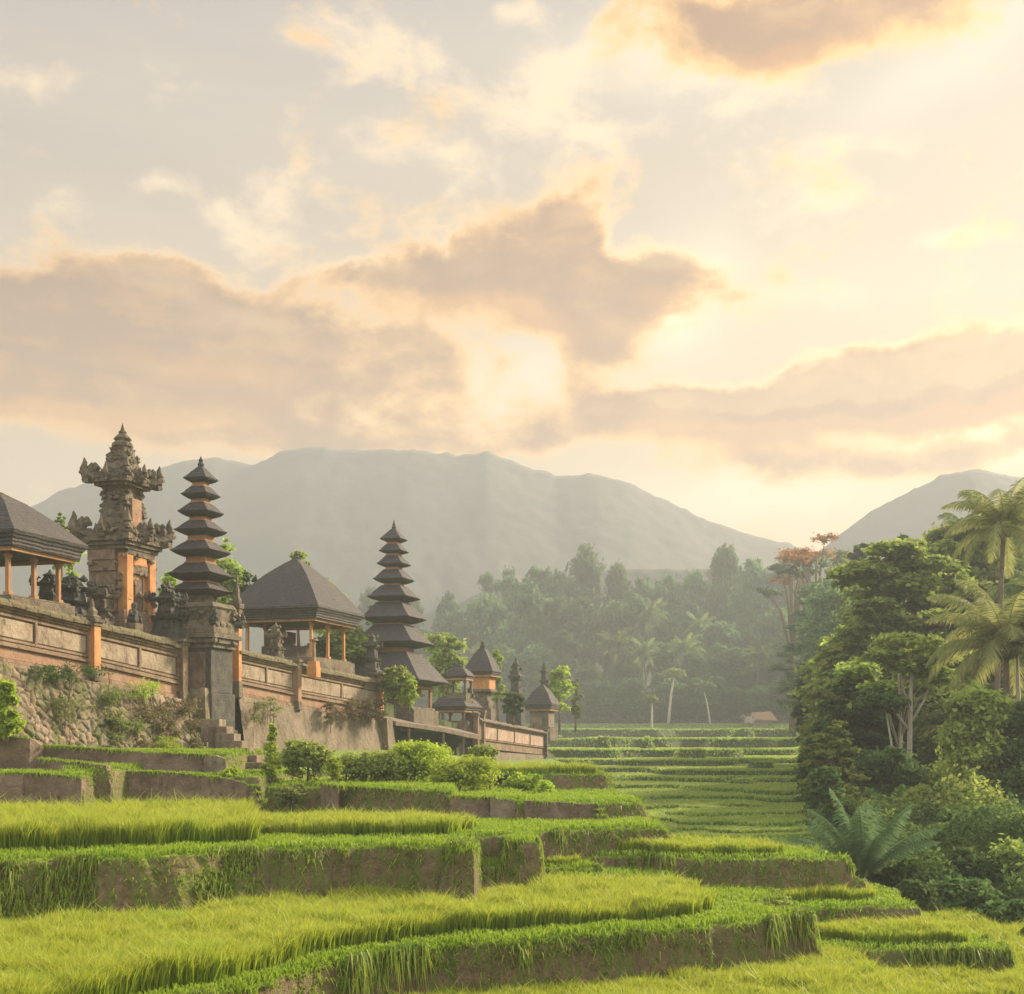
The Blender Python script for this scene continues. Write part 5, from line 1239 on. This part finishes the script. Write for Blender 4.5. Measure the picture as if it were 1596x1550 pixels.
# --- shrubs and climbers in front of the wall ---------------------------------------------------------
for a in [
    ('column', 10, 1062, 1148, 52, 50.5, 1500, .22, 'leaf_bright', 'yellow green broad leaved plant at the left edge against the rubble wall'),
    ('round', 616, 1035, 1108, 62, 91, 6500, .13, 'leaf', 'leafy green tree with yellow tips growing over the wall left of the gallery'),
    ('round', 638, 1060, 1108, 34, 90, 2200, .13, 'leaf_bright', 'small yellowish crown at the right side of the leafy wall tree'),
    ('column', 425, 1130, 1206, 32, 52.5, 3600, .07, 'leaf_bright', 'bright lime upright shrub at the foot of the stairs'),
    ('shrub', 480, 1152, 1216, 100, 54, 11000, .075, 'leaf', 'round dark green bush right of the lime shrub'),
    ('shrub', 518, 1180, 1225, 36, 52.5, 3000, .06, 'leaf_bright', 'light green shrub spilling over the wall end beside the round bush'),
    ('shrub', 748, 1158, 1212, 58, 66, 6500, .09, 'leaf', 'round dark bush under the far low wall'),
    ('shrub', 815, 1205, 1240, 70, 56, 5500, .075, 'leaf_bright', 'low yellow green shrub above the reddish retaining wall'),
    ('shrub', 850, 1212, 1262, 36, 54, 3200, .07, 'leaf_bright', 'small bright shrub drooping over the reddish wall corner'),
    ('shrub', 790, 1203, 1232, 44, 58, 3200, .07, 'leaf_dark', 'small dark shrub left of the low yellow green one'),
    ('shrub', 455, 1222, 1262, 70, 50, 4000, .06, 'leaf_olive', 'tangled weeds with pale flowers between the block wall and the long bare wall'),
    ('shrub', 360, 1195, 1222, 44, 51, 2400, .06, 'leaf_bright', 'tuft of bright grass on the end of the middle wall'),
    ('shrub', 605, 1385, 1420, 60, 34.9, 300, .05, 'leaf_olive', 'dry weeds at the foot of the brown bank'),
    ('shrub', 395, 1205, 1232, 30, 51.2, 1500, .05, 'leaf', 'small green tuft on the dark angular block'),
]:
    if a[8] == 'leaf_olive' and a[1] == 605: continue
    single('garden_shrub', a[0], a[1], a[2], a[3], a[4], a[5], a[6], a[7], a[8], a[9], seed=int(a[1]) + 3, cat='shrub', group='shrubs on the slope below the wall', tr=.05)
# clipped grassy hedges below the plastered wall
def hedge(label, px1, px2, top, bot, D, depth, n=9000, mat='leaf_bright', size=.07, dk=None):
    p = P(px1, bot, D); L = S(px2 - px1, D); h = S(bot - top, D); bl = []
    k = max(3, int(L / .8))
    for i in range(k):
        for j in (0, 1): bl.append((L * (i + .5) / k + R.uniform(-.15, .15), depth * (.3 + .4 * j), h * (.52 + R.uniform(-.08, .06)), L / k * .75, depth * .4, h * .46))
    root = thing('hedge', label, 'hedge', p, 0, 'hedges below the plastered wall')
    link(bpy.data.objects.new('foliage', leaf_cloud(bl, n, size, 'foliage', M[mat], seed=int(px1), shell=.8, clump=.4)), root)
    for i in range(k + 1):
        m = MB(); x = L * i / k; m.tube([(x, depth * .5, -.4), (x + .05, depth * .5, h * .6)], [.05, .02], 5); m.build('stem', M['bark'], root)
hedge('blocky dark green hedge right of the round bush', 533, 628, 1172, 1234, 54, 2.0, 15000, 'leaf')
hedge('tall pale grassy mound in the middle of the hedge row', 618, 690, 1158, 1238, 54.5, 2.2, 14000)
hedge('grassy hedge with hollow gaps above the stubby wall block', 686, 762, 1180, 1246, 52, 2.0, 12000)
hedge('soft green hedge bank behind the reddish wall', 860, 944, 1203, 1246, 60, 2.0, 9000, 'leaf')
hedge('thin yellow green hedge top along the far low wall foot', 775, 850, 1198, 1215, 66, 1.5, 4500)
# climbers on the rubble wall and dry brush on the plastered wall
def climber(label, px1, px2, py1, py2, n, mat, size=.07, out=.75, seed=0):
    g = np.random.default_rng(seed); bl = []
    D0 = wall_y(px1); o0 = P(px1, py2, D0)
    for i in range(14):
        px = px1 + (px2 - px1) * g.random(); py = py1 + (py2 - py1) * g.random() ** 1.3; D = wall_y(px); v = P(px, py, D) + Vector((.956, -.29, 0)) * (out + (py - 1050) / 130 * .6) - o0
        bl.append((v.x, v.y, v.z, .3, .5, .35))
    root = thing('climber', label, 'climbing plant', o0, 0, 'climbers on the temple walls')
    link(bpy.data.objects.new('foliage', leaf_cloud(bl, n, size, 'foliage', M[mat], seed=seed, clump=.6)), root)
    for (x, y, z, *_s) in bl[::4]:
        m = MB(); m.tube([(x, y, z - .9), (x + .05, y, z - .3), (x, y, z + .2)], [.02, .02, .01], 4); m.build('stem', M['bark'], root)
climber('band of dark creeper along the top of the rubble wall at the left', 10, 150, 1044, 1058, 1700, 'leaf_dark', .06, seed=1)
climber('mossy creeper hanging down the middle of the rubble wall', 125, 180, 1080, 1165, 2600, 'leaf_olive', .07, seed=2)
climber('dry tangled vines covering the right part of the rubble wall', 185, 295, 1096, 1168, 5500, 'leaf_dry', .06, seed=3)
climber('bright moss tuft on top of the rubble wall right of the orange pillar', 180, 212, 1068, 1082, 1100, 'leaf_bright', .05, seed=4)
climber('brown dry brush growing on the plastered wall under the grey panels', 490, 585, 1098, 1120, 5200, 'leaf_dry', .08, .5, seed=5)
climber('green weeds at the top of the plastered wall beside the stairs', 375, 415, 1095, 1125, 1100, 'leaf_olive', .06, .5, seed=6)
climber('small grass tuft at the foot of the dry vines', 205, 235, 1152, 1172, 900, 'leaf_bright', .06, 1.0, seed=7)

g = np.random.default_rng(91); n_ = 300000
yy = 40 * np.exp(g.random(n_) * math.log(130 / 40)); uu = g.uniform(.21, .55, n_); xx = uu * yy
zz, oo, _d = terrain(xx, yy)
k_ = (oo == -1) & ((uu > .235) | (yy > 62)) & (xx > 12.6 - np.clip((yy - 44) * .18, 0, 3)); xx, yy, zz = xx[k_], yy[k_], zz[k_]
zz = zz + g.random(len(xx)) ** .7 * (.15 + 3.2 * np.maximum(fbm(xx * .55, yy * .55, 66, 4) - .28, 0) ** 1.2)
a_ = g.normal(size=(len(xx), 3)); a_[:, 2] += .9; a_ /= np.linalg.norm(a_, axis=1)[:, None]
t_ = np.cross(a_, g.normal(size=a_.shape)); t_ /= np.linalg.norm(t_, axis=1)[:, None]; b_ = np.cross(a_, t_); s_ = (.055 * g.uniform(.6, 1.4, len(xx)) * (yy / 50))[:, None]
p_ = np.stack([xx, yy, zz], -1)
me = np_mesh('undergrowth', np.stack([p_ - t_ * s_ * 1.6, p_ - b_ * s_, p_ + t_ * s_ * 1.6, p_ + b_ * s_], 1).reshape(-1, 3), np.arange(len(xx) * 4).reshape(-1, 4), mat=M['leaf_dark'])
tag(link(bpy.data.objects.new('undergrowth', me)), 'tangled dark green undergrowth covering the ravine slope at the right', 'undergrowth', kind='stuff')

climber('dull green creeper patch on the rubble wall near the left edge', 50, 110, 1090, 1140, 900, 'leaf_olive', .06, seed=8)

# ------------------------------------------------------------------ air
hz = MB(); hz.box(-1500, 1500, -360, 1560, -10.5, 206)
hm = bpy.data.materials.new('haze_air'); hm.use_nodes = True; t = hm.node_tree; t.nodes.clear()
ho = t.nodes.new('ShaderNodeOutputMaterial'); hv = t.nodes.new('ShaderNodeVolumePrincipled')
hv.inputs['Color'].default_value = (.48, .51, .54, 1); hv.inputs['Density'].default_value = HAZE_DENSITY; hv.inputs['Anisotropy'].default_value = .2
t.links.new(hv.outputs[0], ho.inputs['Volume'])
tag(hz.build('haze', hm), kind='stuff')
